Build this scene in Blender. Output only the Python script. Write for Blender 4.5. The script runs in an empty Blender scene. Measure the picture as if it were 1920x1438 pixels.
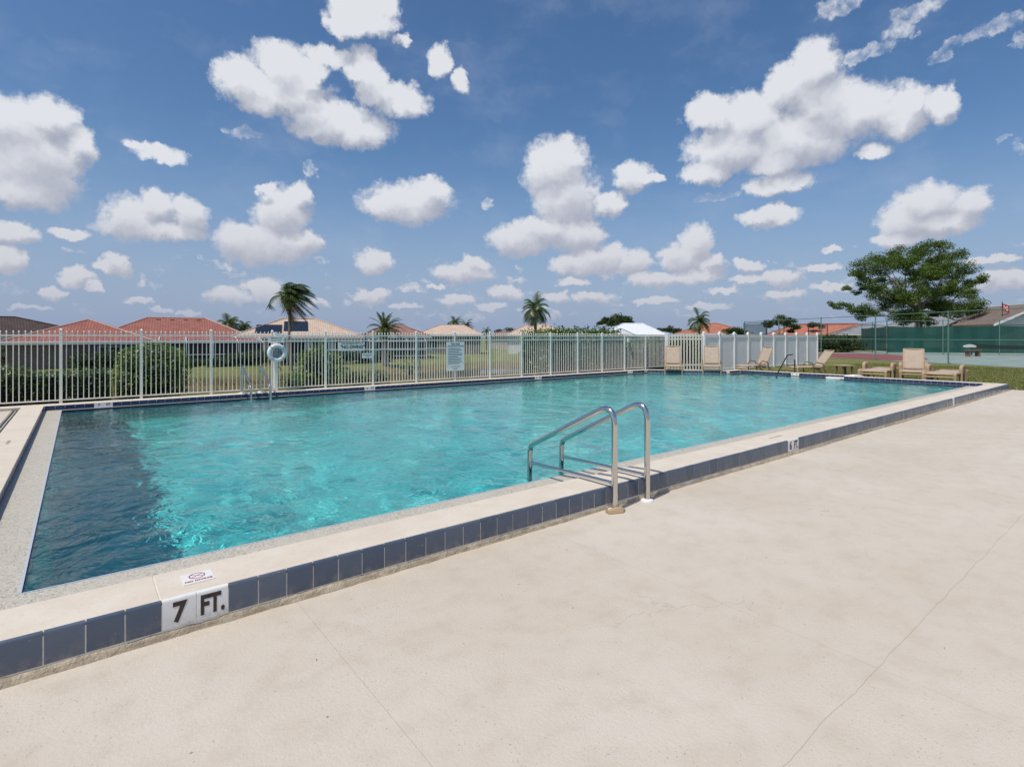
import bpy, bmesh, math, random
import numpy as np
from mathutils import Vector, Matrix
R = math.radians
random.seed(7); rng = np.random.default_rng(7)
scene = bpy.context.scene
col = scene.collection

# ------------------------------------------------------------------ camera
EYE = 1.55; F = 1018.0; HOR = 632.0; AZ = 38.63
cam_d = bpy.data.cameras.new('camera'); cam = bpy.data.objects.new('camera', cam_d); col.objects.link(cam)
cam.location = (0, 0, EYE); cam.rotation_euler = (R(90), 0, R(-AZ))
cam_d.sensor_width = 36; cam_d.sensor_fit = 'HORIZONTAL'; cam_d.lens = F / 1920 * 36
cam_d.shift_y = -(719 - HOR) / 1920
cam_d.clip_start = .05; cam_d.clip_end = 20000
scene.camera = cam
CA, SA = math.cos(R(AZ)), math.sin(R(AZ))
def W(px, d):                       # survey helper: bearing (as photo column) and distance -> ground position
    lat = (px - 960) / F * d
    return (CA * lat + SA * d, -SA * lat + CA * d)
def ZH(py, d): return EYE - (py - HOR) * d / F

# ------------------------------------------------------------------ light
SUN_EL, SUN_AZ = 63.0, 9.0          # light travels along +X, a little towards +Y
sd = Vector((math.cos(R(SUN_AZ)) * math.cos(R(SUN_EL)), math.sin(R(SUN_AZ)) * math.cos(R(SUN_EL)), -math.sin(R(SUN_EL))))
sun_d = bpy.data.lights.new('sun', 'SUN'); sun = bpy.data.objects.new('sun', sun_d); col.objects.link(sun)
sun_d.energy = 3.6; sun_d.angle = R(.53); sun_d.color = (1, .955, .88)
sun.rotation_euler = sd.to_track_quat('-Z', 'Y').to_euler(); sun.location = (0, 0, 60)
sun_d.cycles.is_caustics_light = True
scene.view_settings.view_transform = 'Standard'; scene.view_settings.look = 'None'
scene.view_settings.exposure = 0.0; scene.view_settings.gamma = 1
cy = scene.cycles
cy.use_denoising = True; cy.max_bounces = 7; cy.transparent_max_bounces = 16; cy.transmission_bounces = 6; cy.diffuse_bounces = 3
cy.sample_clamp_indirect = 6.0

# ------------------------------------------------------------------ world: Nishita sky with cumulus
BG = 0.1
class NT:
    def __init__(s, tree): s.t = tree; s.n = tree.nodes; s.l = tree.links
    def node(s, typ, **kw):
        n = s.n.new(typ)
        for k, v in kw.items(): setattr(n, k, v)
        return n
    def set(s, sock, v):
        if v is None: return
        if hasattr(v, 'is_output') or isinstance(v, bpy.types.NodeSocket): s.l.new(v, sock)
        else: sock.default_value = v
    def math(s, op, a, b=None, c=None, clamp=False):
        n = s.node('ShaderNodeMath', operation=op); n.use_clamp = clamp
        for i, v in enumerate((a, b, c)): s.set(n.inputs[i], v)
        return n.outputs[0]
    def vec(s, op, a, b=None, c=None, scale=None):
        n = s.node('ShaderNodeVectorMath', operation=op)
        for i, v in enumerate((a, b, c)): s.set(n.inputs[i], v)
        if scale is not None: s.set(n.inputs['Scale'], scale)
        return n.outputs['Value'] if op in ('DOT_PRODUCT', 'LENGTH', 'DISTANCE') else n.outputs[0]
    def mix(s, f, a, b, typ='RGBA', blend='MIX'):
        n = s.node('ShaderNodeMix', data_type=typ); n.clamp_factor = True
        if typ == 'RGBA': n.blend_type = blend; i = (0, 6, 7); o = 2
        else: i = (0, 2, 3); o = 0
        s.set(n.inputs[i[0]], f); s.set(n.inputs[i[1]], a); s.set(n.inputs[i[2]], b)
        return n.outputs[o]
    def noise(s, v, scale, detail=2, rough=.5, dim='3D', w=None, out=0, dist=0):
        n = s.node('ShaderNodeTexNoise', noise_dimensions=dim)
        s.set(n.inputs['Vector'], v); n.inputs['Scale'].default_value = scale
        n.inputs['Detail'].default_value = detail; n.inputs['Roughness'].default_value = rough
        n.inputs['Distortion'].default_value = dist
        if w is not None: n.inputs['W'].default_value = w
        return n.outputs[out]
    def maprange(s, v, a, b, c=0., d=1., smooth=True):
        n = s.node('ShaderNodeMapRange', interpolation_type='SMOOTHSTEP' if smooth else 'LINEAR')
        s.set(n.inputs[0], v)
        for i, x in zip((1, 2, 3, 4), (a, b, c, d)): s.set(n.inputs[i], x)
        return n.outputs[0]
    def ramp(s, v, stops, interp='LINEAR'):
        n = s.node('ShaderNodeValToRGB'); e = n.color_ramp.elements; n.color_ramp.interpolation = interp
        while len(e) < len(stops): e.new(.5)
        for k, (p, c) in zip(e, stops): k.position = p; k.color = c if len(c) == 4 else (*c, 1)
        s.set(n.inputs[0], v); return n.outputs[0]

world = bpy.data.worlds.new('World'); scene.world = world; world.use_nodes = True
wt = world.node_tree; wt.nodes.clear(); N = NT(wt)
sky = N.node('ShaderNodeTexSky', sky_type='NISHITA'); sky.sun_disc = False
sky.sun_elevation = R(SUN_EL); sky.sun_rotation = math.atan2(-sd.x, -sd.y)
sky.altitude = 0; sky.air_density = 1.0; sky.dust_density = 1.2; sky.ozone_density = 1.5
tc = N.node('ShaderNodeTexCoord').outputs['Generated']
dirv = N.vec('NORMALIZE', tc)
sp = N.node('ShaderNodeSeparateXYZ'); N.l.new(dirv, sp.inputs[0])
az = N.math('ARCTAN2', sp.outputs[0], sp.outputs[1])
el = N.math('ARCSINE', sp.outputs[2])
# the sky itself: deeper and slightly less green than the raw model, with pale damp air low down
hsv = N.node('ShaderNodeHueSaturation'); hsv.inputs['Saturation'].default_value = 1.24; hsv.inputs['Hue'].default_value = .502
hsv.inputs['Value'].default_value = 1.12
N.l.new(sky.outputs[0], hsv.inputs['Color'])
lowair = N.maprange(el, .34, -.02, 0., .88)
skycol = N.mix(lowair, hsv.outputs[0], (2.85, 3.7, 5.65, 1))
def ang(px, py):
    r = math.atan((px - 960) / F)
    return R(AZ) + r, math.atan((HOR - py) / F * math.cos(r))
cl = N.node('ShaderNodeCombineXYZ'); N.l.new(az, cl.inputs[0]); N.l.new(el, cl.inputs[1]); P = cl.outputs[0]
n1 = N.noise(P, 9, 3, .55, out=1); n2 = N.noise(P, 42, 5, .62, out=1)
w1 = N.vec('MULTIPLY_ADD', n1, (.046, .034, 0), (-.023, -.017, 0))
w2 = N.vec('MULTIPLY_ADD', n2, (.036, .030, 0), (-.018, -.015, 0))
PW = N.vec('ADD', N.vec('ADD', P, w1), w2)
dy = N.math('MULTIPLY_ADD', N.math('MAXIMUM', el, 0.0), .085, .0040)          # towards the sun, finer for far clouds
dc = N.node('ShaderNodeCombineXYZ'); N.l.new(N.math('MULTIPLY', dy, -.3), dc.inputs[0]); N.l.new(dy, dc.inputs[1])
PS = N.vec('ADD', PW, dc.outputs[0])
def voro(v):
    n = N.node('ShaderNodeTexVoronoi', feature='F1', voronoi_dimensions='2D'); n.normalize = True
    N.l.new(v, n.inputs['Vector']); n.inputs['Scale'].default_value = 26; n.inputs['Detail'].default_value = 2.2
    n.inputs['Roughness'].default_value = .55
    return n.outputs['Distance']
P2 = N.vec('ADD', P, w2)
b1 = N.math('MULTIPLY', voro(P2), -1.0); b2 = N.math('MULTIPLY', voro(N.vec('ADD', P2, (-.004, .011, 0))), -1.0)
fine = N.noise(P, 75, 6, .65)
veil = N.maprange(N.noise(N.vec('MULTIPLY', PW, (1, 1.8, 1)), 5.5, 4, .6), .46, .80, 0., .16)
skycol = N.mix(veil, skycol, (5.6, 6.1, 7.2, 1))
lowf = N.noise(P, 14, 3, .55)
# many small faint clouds stacked towards the horizon
low_el = N.maprange(el, .21, .12, -2.0, 0.)
LOWC = [N.math('ADD', N.maprange(N.noise(N.vec('MULTIPLY', q, (1, 2.3, 1)), 17, 3, .55), .45, .70, -.9, .22, smooth=False), low_el) for q in (PW, PS)]
CELL = [0]
def field(blobs):
    outs = []; CELL[0] += 1; jit = 1 + 1e-5 * CELL[0]     # a hair different per cell, so that cells are evaluated one at a time
    g = bpy.data.node_groups.new('cumulus_outline', 'ShaderNodeTree')
    g.interface.new_socket('P', in_out='INPUT', socket_type='NodeSocketVector')
    g.interface.new_socket('F', in_out='OUTPUT', socket_type='NodeSocketFloat')
    G = NT(g); gi = G.node('NodeGroupInput'); go = G.node('NodeGroupOutput'); src = gi.outputs[0]
    if True:
        acc = None
        for px, py, rx, ry in blobs:
            a, e = ang(px, py); a2, _ = ang(px + rx, py); _, e2 = ang(px, py - ry)
            sx, sy = jit / (a2 - a), jit / abs(e2 - e)
            v = G.vec('MULTIPLY_ADD', src, (sx, sy, 0), (-a * sx, -e * sy, 0))
            q = G.vec('DOT_PRODUCT', v, v)
            acc = q if acc is None else G.math('SMOOTH_MIN', acc, q, .35)
        G.l.new(G.math('SUBTRACT', 1.0, acc), go.inputs[0])
    for p in (PW, PS):
        n = N.node('ShaderNodeGroup'); n.node_tree = g; N.l.new(p, n.inputs[0]); outs.append(n.outputs[0])
    return [N.math('MAXIMUM', o, q) for o, q in zip(outs, LOWC)]
def make_cumulus():
    g = bpy.data.node_groups.new('cumulus', 'ShaderNodeTree')
    for nm, ty in (('f1', 'Float'), ('f2', 'Float'), ('b1', 'Float'), ('b2', 'Float'), ('fine', 'Float'), ('lowf', 'Float'), ('el', 'Float'), ('sky', 'Color')):
        g.interface.new_socket(nm, in_out='INPUT', socket_type='NodeSocket' + ty)
    g.interface.new_socket('S', in_out='OUTPUT', socket_type='NodeSocketShader')
    G = NT(g); gi = G.node('NodeGroupInput'); go = G.node('NodeGroupOutput')
    f1, f2, b1, b2, fine, lowf, el, skyc = gi.outputs[:8]
    f1c = G.math('MAXIMUM', f1, -1.5); f2c = G.math('MAXIMUM', f2, -1.5)
    d1 = G.math('ADD', f1c, G.math('MULTIPLY_ADD', b1, 1.0, .60))
    d1 = G.math('ADD', d1, G.math('MULTIPLY_ADD', fine, 1.15, -.55))
    al = G.maprange(d1, -.10, .80)
    df = G.math('SUBTRACT', f1c, f2c)                       # light falls in from above
    lt = G.math('MULTIPLY_ADD', df, .78, .52)
    lt = G.math('ADD', lt, G.math('MULTIPLY', G.math('SUBTRACT', b1, b2), .42))
    lt = G.math('ADD', lt, G.math('MULTIPLY_ADD', lowf, .45, -.22))
    lt = G.math('ADD', lt, G.math('MULTIPLY_ADD', fine, .12, -.06))
    lt = G.maprange(lt, 0.0, 1.0)
    cc = G.mix(lt, (3.9, 4.2, 5.1, 1), (7.7, 7.85, 8.25, 1))
    hz = G.maprange(el, .30, .0, 0., .62)
    cc = G.mix(hz, cc, (4.9, 4.95, 5.7, 1))
    fade = G.maprange(el, .004, .09, .25, .96)
    al = G.math('MULTIPLY', al, fade)
    bg = G.node('ShaderNodeBackground'); G.l.new(G.mix(al, skyc, cc), bg.inputs[0]); bg.inputs[1].default_value = BG
    G.l.new(bg.outputs[0], go.inputs[0])
    return g
CUMULUS = make_cumulus()
def cloud_shader(f1, f2):
    n = N.node('ShaderNodeGroup'); n.node_tree = CUMULUS
    for i, v in enumerate((f1, f2, b1, b2, fine, lowf, el, skycol)): N.l.new(v, n.inputs[i])
    return n.outputs[0]
BL = [(55,300,105,95),(15,230,85,60),(95,222,58,48),(35,355,85,40),(145,275,38,38),
 (455,150,50,48),(520,108,52,40),(560,185,66,38),(500,165,62,40),(600,225,70,44),(665,240,76,38),(750,190,58,34),(625,108,58,22),(682,128,34,36),(700,175,34,34),(580,128,40,22),(545,148,58,36),(700,150,26,36),(722,184,42,32),(478,188,48,28),
 (680,30,62,38),(650,48,36,26),(715,12,36,26),(825,118,22,34),(860,158,18,26),(752,72,20,13),
 (300,288,56,18),(255,272,26,12),
 (245,408,55,44),(290,385,38,34),(350,402,38,38),(292,432,96,20),
 (500,458,92,42),(525,400,50,52),(560,372,28,28),(500,352,22,12),(565,455,36,28),(450,448,48,38),
 (765,378,84,38),(805,362,42,32),(728,386,52,28),(702,495,32,23),
 (1045,315,62,56),(1062,370,66,58),(1140,385,38,27),(1015,432,64,34),(975,448,58,32),(1075,440,54,32),(1182,330,40,30),(1222,335,28,10),
 (1525,128,54,62),(1478,165,50,48),(1540,195,84,62),(1335,212,48,38),(1400,225,82,52),(1365,275,82,54),(1485,262,115,58),(1605,205,92,52),(1685,218,62,38),(1765,200,38,36),(1705,182,46,34),(1325,322,50,26),(1450,305,62,30),
 (1455,348,62,22),(1632,280,30,20),(1442,410,58,18),(1446,395,26,14),
 (1740,378,74,36),(1822,382,50,32),(1700,412,60,38),(1770,418,90,26),(1680,450,50,20),
 (1312,455,32,38),(1282,482,48,28),(1340,495,30,17),(1222,525,54,16),(1290,517,74,15),
 (1120,482,62,28),(1085,492,58,20),(1182,490,42,26),(868,512,64,18),(892,496,27,16),
 (28,440,48,23),(130,440,42,13),(18,492,36,27),(222,495,28,22),(138,520,36,17),(195,500,22,11),
 (95,548,28,12),(180,536,20,10),(425,555,40,18),(495,545,36,26),(700,555,34,13),(860,565,36,11),(950,546,36,14),
 (1405,500,32,13),(1470,520,46,16),(1470,552,42,11),(1112,556,36,12),(1045,556,26,12),(1078,525,26,10),(1565,468,18,7),(1890,528,62,20),
 (1400,527,34,9),(1350,545,30,7),(820,540,20,6),(600,568,26,9),(300,575,24,7),(350,585,30,6),(255,560,26,8),(60,578,30,7),
 (1230,565,44,7),(1330,575,40,7),(760,575,30,6),(920,575,26,7),(1000,582,30,6),(1560,540,40,8),(1540,505,36,10),(1870,490,50,10)]
WISP = [(1572,8,62,26),(1720,15,60,22),(1690,55,40,20),(1655,88,40,18),(1612,105,34,18),(1770,105,30,16),(1800,80,44,15),(1845,58,44,14),(1890,38,40,13),(1905,65,22,24),(1915,270,14,20),(1885,255,20,8),(455,250,40,12),(580,322,14,22),(1345,370,60,10),(1160,380,24,10),(920,378,14,14)]
lo, hi = ang(-60, 600)[0], ang(1980, 600)[0]
NS = 9
cuts = [ang(-60 + 2040 * k / NS, 600)[0] for k in range(NS + 1)]
# beyond the frame: the same kind of fair-weather cumulus scattered by noise
gen = N.maprange(N.noise(N.vec('MULTIPLY', PW, (1, 1.7, 1)), 3.6, 2, .5), .52, .78, -1.2, .9, smooth=False)
gen2 = N.maprange(N.noise(N.vec('MULTIPLY', PS, (1, 1.7, 1)), 3.6, 2, .5), .52, .78, -1.2, .9, smooth=False)
sh = cloud_shader(gen, gen2)
tiers = [-.02, ang(960, 455)[1], ang(960, 250)[1], .80]
for k in range(NS):
  for t in range(3):
    a0, a1, e0, e1 = cuts[k], cuts[k + 1], tiers[t], tiers[t + 1]
    def near(b):
        c, e = ang(b[0], b[1]); r = abs(ang(b[0] + b[2], b[1])[0] - c) * 1.5 + .04
        q = abs(ang(b[0], b[1] - b[3])[1] - e) * 1.5 + .035
        return c + r > a0 and c - r < a1 and e + q > e0 and e - q < e1
    here = [b for b in BL if near(b)] or [(960, -2000, 5, 5)]
    f1, f2 = field(here)
    ws = [b for b in WISP if near(b)]
    if ws:
        g1, g2 = field(ws)
        wn = N.math('MULTIPLY_ADD', N.noise(N.vec('MULTIPLY', PW, (1.3, 2.4, 1)), 22, 4, .6), .9, -.95)
        f1 = N.math('MAXIMUM', f1, N.math('MINIMUM', N.math('ADD', g1, wn), -.06)); f2 = N.math('MAXIMUM', f2, N.math('MINIMUM', N.math('ADD', g2, wn), -.10))
    s_k = cloud_shader(f1, f2)
    inside = N.math('MULTIPLY', N.math('GREATER_THAN', az, a0), N.math('LESS_THAN', az, a1))
    inside = N.math('MULTIPLY', inside, N.math('MULTIPLY', N.math('GREATER_THAN', el, e0), N.math('LESS_THAN', el, e1)))
    ms = N.node('ShaderNodeMixShader'); N.l.new(inside, ms.inputs[0]); N.l.new(sh, ms.inputs[1]); N.l.new(s_k, ms.inputs[2])
    sh = ms.outputs[0]
wo = N.node('ShaderNodeOutputWorld'); N.l.new(sh, wo.inputs[0])
world.cycles.sampling_method = 'MANUAL'; world.cycles.sample_map_resolution = 512

# ------------------------------------------------------------------ helpers
def tag(o, label=None, cat=None, group=None, kind=None):
    for k, v in (('label', label), ('category', cat), ('group', group), ('kind', kind)):
        if v: o[k] = v
    return o
def link(name, data, parent=None, loc=None, rz=None):
    o = bpy.data.objects.new(name, data); col.objects.link(o)
    if parent is not None: o.parent = parent
    if loc is not None: o.location = loc
    if rz is not None: o.rotation_euler[2] = rz
    return o
def empty(name, loc=(0, 0, 0), rz=0):
    o = link(name, None, None, loc, rz); o.empty_display_size = .2; return o
class MB:                            # collects polygons for one mesh
    def __init__(s): s.v = []; s.f = []
    def add(s, vs, fs):
        b = len(s.v); s.v += [tuple(v) for v in vs]; s.f += [tuple(i + b for i in f) for f in fs]; return s
    def box(s, x0, x1, y0, y1, z0, z1):
        v = [(x, y, z) for z in (z0, z1) for y in (y0, y1) for x in (x0, x1)]
        return s.add(v, [(0, 2, 3, 1), (4, 5, 7, 6), (0, 1, 5, 4), (2, 6, 7, 3), (0, 4, 6, 2), (1, 3, 7, 5)])
    def cbox(s, c, d): return s.box(c[0]-d[0]/2, c[0]+d[0]/2, c[1]-d[1]/2, c[1]+d[1]/2, c[2]-d[2]/2, c[2]+d[2]/2)
    def prism(s, poly, z0, z1):      # poly counter-clockwise in xy
        n = len(poly); v = [(x, y, z0) for x, y in poly] + [(x, y, z1) for x, y in poly]
        f = [tuple(reversed(range(n))), tuple(range(n, 2 * n))] + [(i, (i + 1) % n, (i + 1) % n + n, i + n) for i in range(n)]
        return s.add(v, f)
    def extr_x(s, prof, x0, x1):     # profile in (y,z) swept along x
        n = len(prof); v = [(x0, y, z) for y, z in prof] + [(x1, y, z) for y, z in prof]
        f = [tuple(range(n)), tuple(reversed(range(n, 2 * n)))] + [((i + 1) % n, i, i + n, (i + 1) % n + n) for i in range(n)]
        return s.add(v, f)
    def tube(s, pts, r, k=10, cap=True):
        pts = [Vector(p) for p in pts]; rs = r if isinstance(r, (list, tuple)) else [r] * len(pts)
        vs, fs = [], []; up = None
        for i, p in enumerate(pts):
            t = (pts[min(i + 1, len(pts) - 1)] - pts[max(i - 1, 0)]).normalized()
            if up is None:
                up = Vector((0, 0, 1)) if abs(t.z) < .9 else Vector((1, 0, 0))
            a = t.cross(up)
            if a.length < 1e-4: a = t.cross(Vector((0, 1, 0)))
            a.normalize(); b = a.cross(t).normalized(); up = b
            for j in range(k):
                q = 2 * math.pi * j / k; vs.append(p + (a * math.cos(q) + b * math.sin(q)) * rs[i])
        for i in range(len(pts) - 1):
            for j in range(k):
                a, b = i * k + j, i * k + (j + 1) % k
                fs.append((a, a + k, b + k, b))
        if cap: fs += [tuple(range(k)), tuple(reversed(range((len(pts) - 1) * k, len(pts) * k)))]
        return s.add(vs, fs)
    def mesh(s, name, m=None, smooth=False, ang_=None):
        me = bpy.data.meshes.new(name); me.from_pydata(s.v, [], s.f); me.update()
        if m is not None: me.materials.append(m)
        if smooth:
            me.shade_smooth()
            if ang_: me.set_sharp_from_angle(angle=R(ang_))
        return me
    def build(s, name, m, parent=None, loc=None, rz=None, smooth=False, ang_=40):
        return link(name, s.mesh(name, m, smooth, ang_), parent, loc, rz)
def bevel(o, w=.01, seg=2):
    md = o.modifiers.new('bevel', 'BEVEL'); md.width = w; md.segments = seg; md.limit_method = 'ANGLE'; return o
def arc(c, r, a0, a1, n, ax=(1, 0, 0), ay=(0, 0, 1)):
    c, ax, ay = Vector(c), Vector(ax), Vector(ay)
    return [c + ax * r * math.cos(R(a0 + (a1 - a0) * i / n)) + ay * r * math.sin(R(a0 + (a1 - a0) * i / n)) for i in range(n + 1)]
def fillet(pts, r, n=6):
    pts = [Vector(p) for p in pts]; out = [pts[0]]
    for i in range(1, len(pts) - 1):
        a, b, c = pts[i - 1], pts[i], pts[i + 1]; u, v = (a - b).normalized(), (c - b).normalized()
        th = u.angle(v); L = min(r / math.tan(th / 2), (a - b).length * .49, (c - b).length * .49)
        p0, p1 = b + u * L, b + v * L
        for k in range(n + 1):
            t = k / n; out.append(p0 * (1 - t) ** 2 + b * 2 * t * (1 - t) + p1 * t * t)
    return out + [pts[-1]]
def np_mesh(name, co, quads, m, smooth=False):
    co = np.ascontiguousarray(co, dtype=np.float32); quads = np.ascontiguousarray(quads, dtype=np.int32)
    me = bpy.data.meshes.new(name); k = quads.shape[1]
    me.vertices.add(len(co)); me.vertices.foreach_set('co', co.ravel())
    me.loops.add(quads.size); me.loops.foreach_set('vertex_index', quads.ravel())
    me.polygons.add(len(quads)); me.polygons.foreach_set('loop_start', np.arange(len(quads), dtype=np.int32) * k)
    try: me.polygons.foreach_set('loop_total', np.full(len(quads), k, dtype=np.int32))
    except Exception: pass
    me.update(calc_edges=True); me.validate()
    if m: me.materials.append(m)
    if smooth: me.shade_smooth()
    return me
def leaves(name, pts, size, m, aspect=.5, up=.4, seed=1, parent=None, jitter=.35):   # one kite-shaped leaf per point
    g = np.random.default_rng(seed); n = len(pts); pts = np.asarray(pts, float)
    nrm = g.normal(size=(n, 3)); nrm[:, 2] = np.abs(nrm[:, 2]) + up; nrm /= np.linalg.norm(nrm, axis=1)[:, None]
    a = np.cross(nrm, g.normal(size=(n, 3))); a /= np.linalg.norm(a, axis=1)[:, None] + 1e-9; b = np.cross(nrm, a)
    s = (size * (1 + jitter * g.uniform(-1, 1, n)))[:, None]
    co = np.stack([pts - a * s * .5, pts - a * s * .02 + b * s * aspect * .5 + nrm * s * .07, pts + a * s * .5 - nrm * s * .05, pts - a * s * .02 - b * s * aspect * .5 + nrm * s * .07], 1).reshape(-1, 3)
    return link(name, np_mesh(name, co, np.arange(4 * n).reshape(n, 4), m), parent)

# ------------------------------------------------------------------ materials
def mat(name, base=(.5, .5, .5), rough=.6, metal=0, build=None, spec=.5):
    m = bpy.data.materials.new(name); m.use_nodes = True; t = NT(m.node_tree); b = m.node_tree.nodes['Principled BSDF']
    b.inputs['Base Color'].default_value = (*base, 1); b.inputs['Roughness'].default_value = rough; b.inputs['Metallic'].default_value = metal
    b.inputs['Specular IOR Level'].default_value = spec
    if build: build(t, b)
    return m
def opos(t, kind='Object'): return t.node('ShaderNodeTexCoord').outputs[kind]
def wpos(t): return t.node('ShaderNodeNewGeometry').outputs['Position']
def bump(t, b, h, strength=.3, dist=.01):
    n = t.node('ShaderNodeBump'); n.inputs['Strength'].default_value = strength; n.inputs['Distance'].default_value = dist
    t.l.new(h, n.inputs['Height']); t.l.new(n.outputs[0], b.inputs['Normal']); return n
def mottled(name, c1, c2, scale=6, rough=.7, bscale=60, bstr=.2, bdist=.004, detail=5, spec=.4, metal=0, w=True):
    def f(t, b):
        p = wpos(t) if w else opos(t)
        n = t.noise(p, scale, detail, .6)
        t.l.new(t.mix(t.maprange(n, .3, .7), (*c1, 1), (*c2, 1)), b.inputs['Base Color'])
        if bstr: bump(t, b, t.noise(p, bscale, 4, .6), bstr, bdist)
    return mat(name, c1, rough, metal, f, spec)
def island(name, cols, rough=.55, trans=.25, gloss=.3):       # foliage: a shade per leaf, some light comes through
    m = bpy.data.materials.new(name); m.use_nodes = True; t = NT(m.node_tree); b = m.node_tree.nodes['Principled BSDF']
    r = t.node('ShaderNodeNewGeometry').outputs['Random Per Island']
    c = t.ramp(r, [(i / (len(cols) - 1), k) for i, k in enumerate(cols)])
    t.l.new(c, b.inputs['Base Color']); b.inputs['Roughness'].default_value = rough; b.inputs['Specular IOR Level'].default_value = gloss
    tr = t.node('ShaderNodeBsdfTranslucent'); t.l.new(t.mix(.5, c, (.22, .34, .03, 1), blend='MIX'), tr.inputs[0])
    ms = t.node('ShaderNodeMixShader'); ms.inputs[0].default_value = trans
    t.l.new(b.outputs[0], ms.inputs[1]); t.l.new(tr.outputs[0], ms.inputs[2]); t.l.new(ms.outputs[0], m.node_tree.nodes['Material Output'].inputs[0])
    return m

def deck_mat(t, b):
    p = wpos(t)
    big = t.noise(p, .55, 4, .6); mid = t.noise(p, 5, 5, .62); grit = t.noise(p, 150, 3, .7); streak = t.noise(t.vec('MULTIPLY', p, (1.2, 6, 1)), 2.2, 4, .6)
    c = t.mix(t.maprange(big, .3, .72), (.525, .458, .372, 1), (.585, .526, .445, 1))
    c = t.mix(t.maprange(mid, .42, .75, 0, .38), c, (.43, .36, .275, 1))
    c = t.mix(t.maprange(streak, .5, .8, 0, .30), c, (.58, .535, .475, 1))
    v = t.node('ShaderNodeTexVoronoi'); v.inputs['Scale'].default_value = 48; t.l.new(t.vec('ADD', p, t.vec('SCALE', t.noise(p, 45, 3, out=1), scale=.03)), v.inputs['Vector'])
    patch = t.maprange(t.noise(p, 1.3, 3, .6), .36, .56)
    spots = t.math('MULTIPLY', t.math('MULTIPLY', t.maprange(v.outputs['Distance'], .17, .05), t.maprange(t.noise(p, 9, 2), .42, .54)), patch)
    c = t.mix(t.math('MULTIPLY', spots, .55), c, (.20, .17, .135, 1))
    c = t.mix(t.math('MULTIPLY', t.maprange(grit, .54, .72), t.maprange(t.noise(p, 2.1, 3, .6), .35, .65, .15, .65)), c, (.30, .25, .19, 1))
    # fine hairline crazing
    vc = t.node('ShaderNodeTexVoronoi', feature='DISTANCE_TO_EDGE'); vc.inputs['Scale'].default_value = .8; t.l.new(t.vec('ADD', p, t.vec('SCALE', t.noise(p, 2.5, 4, .6, out=1), scale=.5)), vc.inputs['Vector'])
    cr = t.math('MULTIPLY', t.maprange(vc.outputs['Distance'], .006, .001), t.maprange(t.noise(p, .8, 2), .52, .66, 0, .3))
    c = t.mix(cr, c, (.30, .25, .20, 1))
    t.l.new(c, b.inputs['Base Color'])
    h = t.math('ADD', t.math('MULTIPLY', t.noise(p, 55, 5, .65), 1.0), t.math('MULTIPLY', spots, -.5))
    bump(t, b, h, .6, .006)
M = {}
M['deck'] = mat('deck_coating', (.55, .49, .42), .82, build=deck_mat, spec=.25)
M['joint'] = mottled('joint_filler', (.42, .35, .27), (.34, .28, .21), 9, .9, spec=.1)
def coping_m(t, b):
    p = wpos(t); g = t.noise(p, 130, 3, .7); m2 = t.noise(p, 3.5, 5, .6)
    c = t.mix(t.maprange(m2, .3, .7), (.59, .512, .415, 1), (.64, .57, .475, 1))
    c = t.mix(t.maprange(t.noise(p, 34, 4, .65), .52, .72, 0, .30), c, (.44, .375, .30, 1))
    c = t.mix(t.math('MULTIPLY', t.maprange(g, .58, .75), .35), c, (.33, .28, .22, 1))
    t.l.new(c, b.inputs['Base Color']); bump(t, b, t.noise(p, 90, 4, .65), .3, .003)
M['coping'] = mat('coping_stone', (.6, .54, .46), .8, build=coping_m, spec=.25)
def pebble_m(t, b):
    p = wpos(t); v = t.node('ShaderNodeTexVoronoi'); v.inputs['Scale'].default_value = 120; t.l.new(p, v.inputs['Vector'])
    s = t.node('ShaderNodeSeparateColor'); t.l.new(v.outputs['Color'], s.inputs[0])
    c = t.ramp(s.outputs[0], [(0, (.20, .18, .14)), (.20, (.40, .37, .30)), (.6, (.50, .47, .39)), (.85, (.57, .54, .46)), (1, (.42, .35, .25))])
    c = t.mix(t.maprange(t.noise(p, 4, 4, .6), .35, .7), c, t.mix(.5, c, (.50, .46, .38, 1)))
    t.l.new(c, b.inputs['Base Color']); bump(t, b, v.outputs['Distance'], .4, .004)
M['pebble'] = mat('exposed_aggregate', (.5, .5, .45), .6, build=pebble_m)
def tile_m(c1, c2, rough):
    def f(t, b):
        oi = t.node('ShaderNodeObjectInfo'); p = wpos(t)
        c = t.mix(oi.outputs['Random'], (*c1, 1), (*c2, 1))
        sc = t.math('MULTIPLY', t.maprange(t.noise(p, 60, 3, .6), .66, .72), t.maprange(t.noise(p, 7, 2), .45, .6))
        c = t.mix(t.math('MULTIPLY', sc, .5), c, (.4, .38, .34, 1))
        z = t.node('ShaderNodeSeparateXYZ'); t.l.new(p, z.inputs[0])
        dirt = t.math('MULTIPLY', t.maprange(t.noise(p, 14, 4, .65), .42, .7), t.maprange(z.outputs[2], .13, .04, 0.02, .55))
        c = t.mix(dirt, c, (.30, .255, .20, 1))
        t.l.new(c, b.inputs['Base Color']); t.l.new(t.maprange(t.noise(p, 9, 3), .3, .7, rough - .08, rough + .12), b.inputs['Roughness'])
        bump(t, b, t.noise(p, 11, 2), .05, .004)
    return f
M['tile'] = mat('blue_glazed_tile', build=tile_m((.064, .088, .130), (.100, .124, .166), .26))
M['tile_in'] = mat('cobalt_pool_tile', build=tile_m((.010, .022, .078), (.018, .036, .110), .22))
M['tile_w'] = mat('white_glazed_tile', build=tile_m((.72, .71, .68), (.76, .75, .72), .25))
M['grout'] = mottled('grout', (.74, .70, .62), (.66, .61, .52), 30, .9)
M['mortar'] = mottled('rough_mortar', (.50, .42, .31), (.33, .265, .185), 16, .95, 60, .9, .012)
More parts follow.
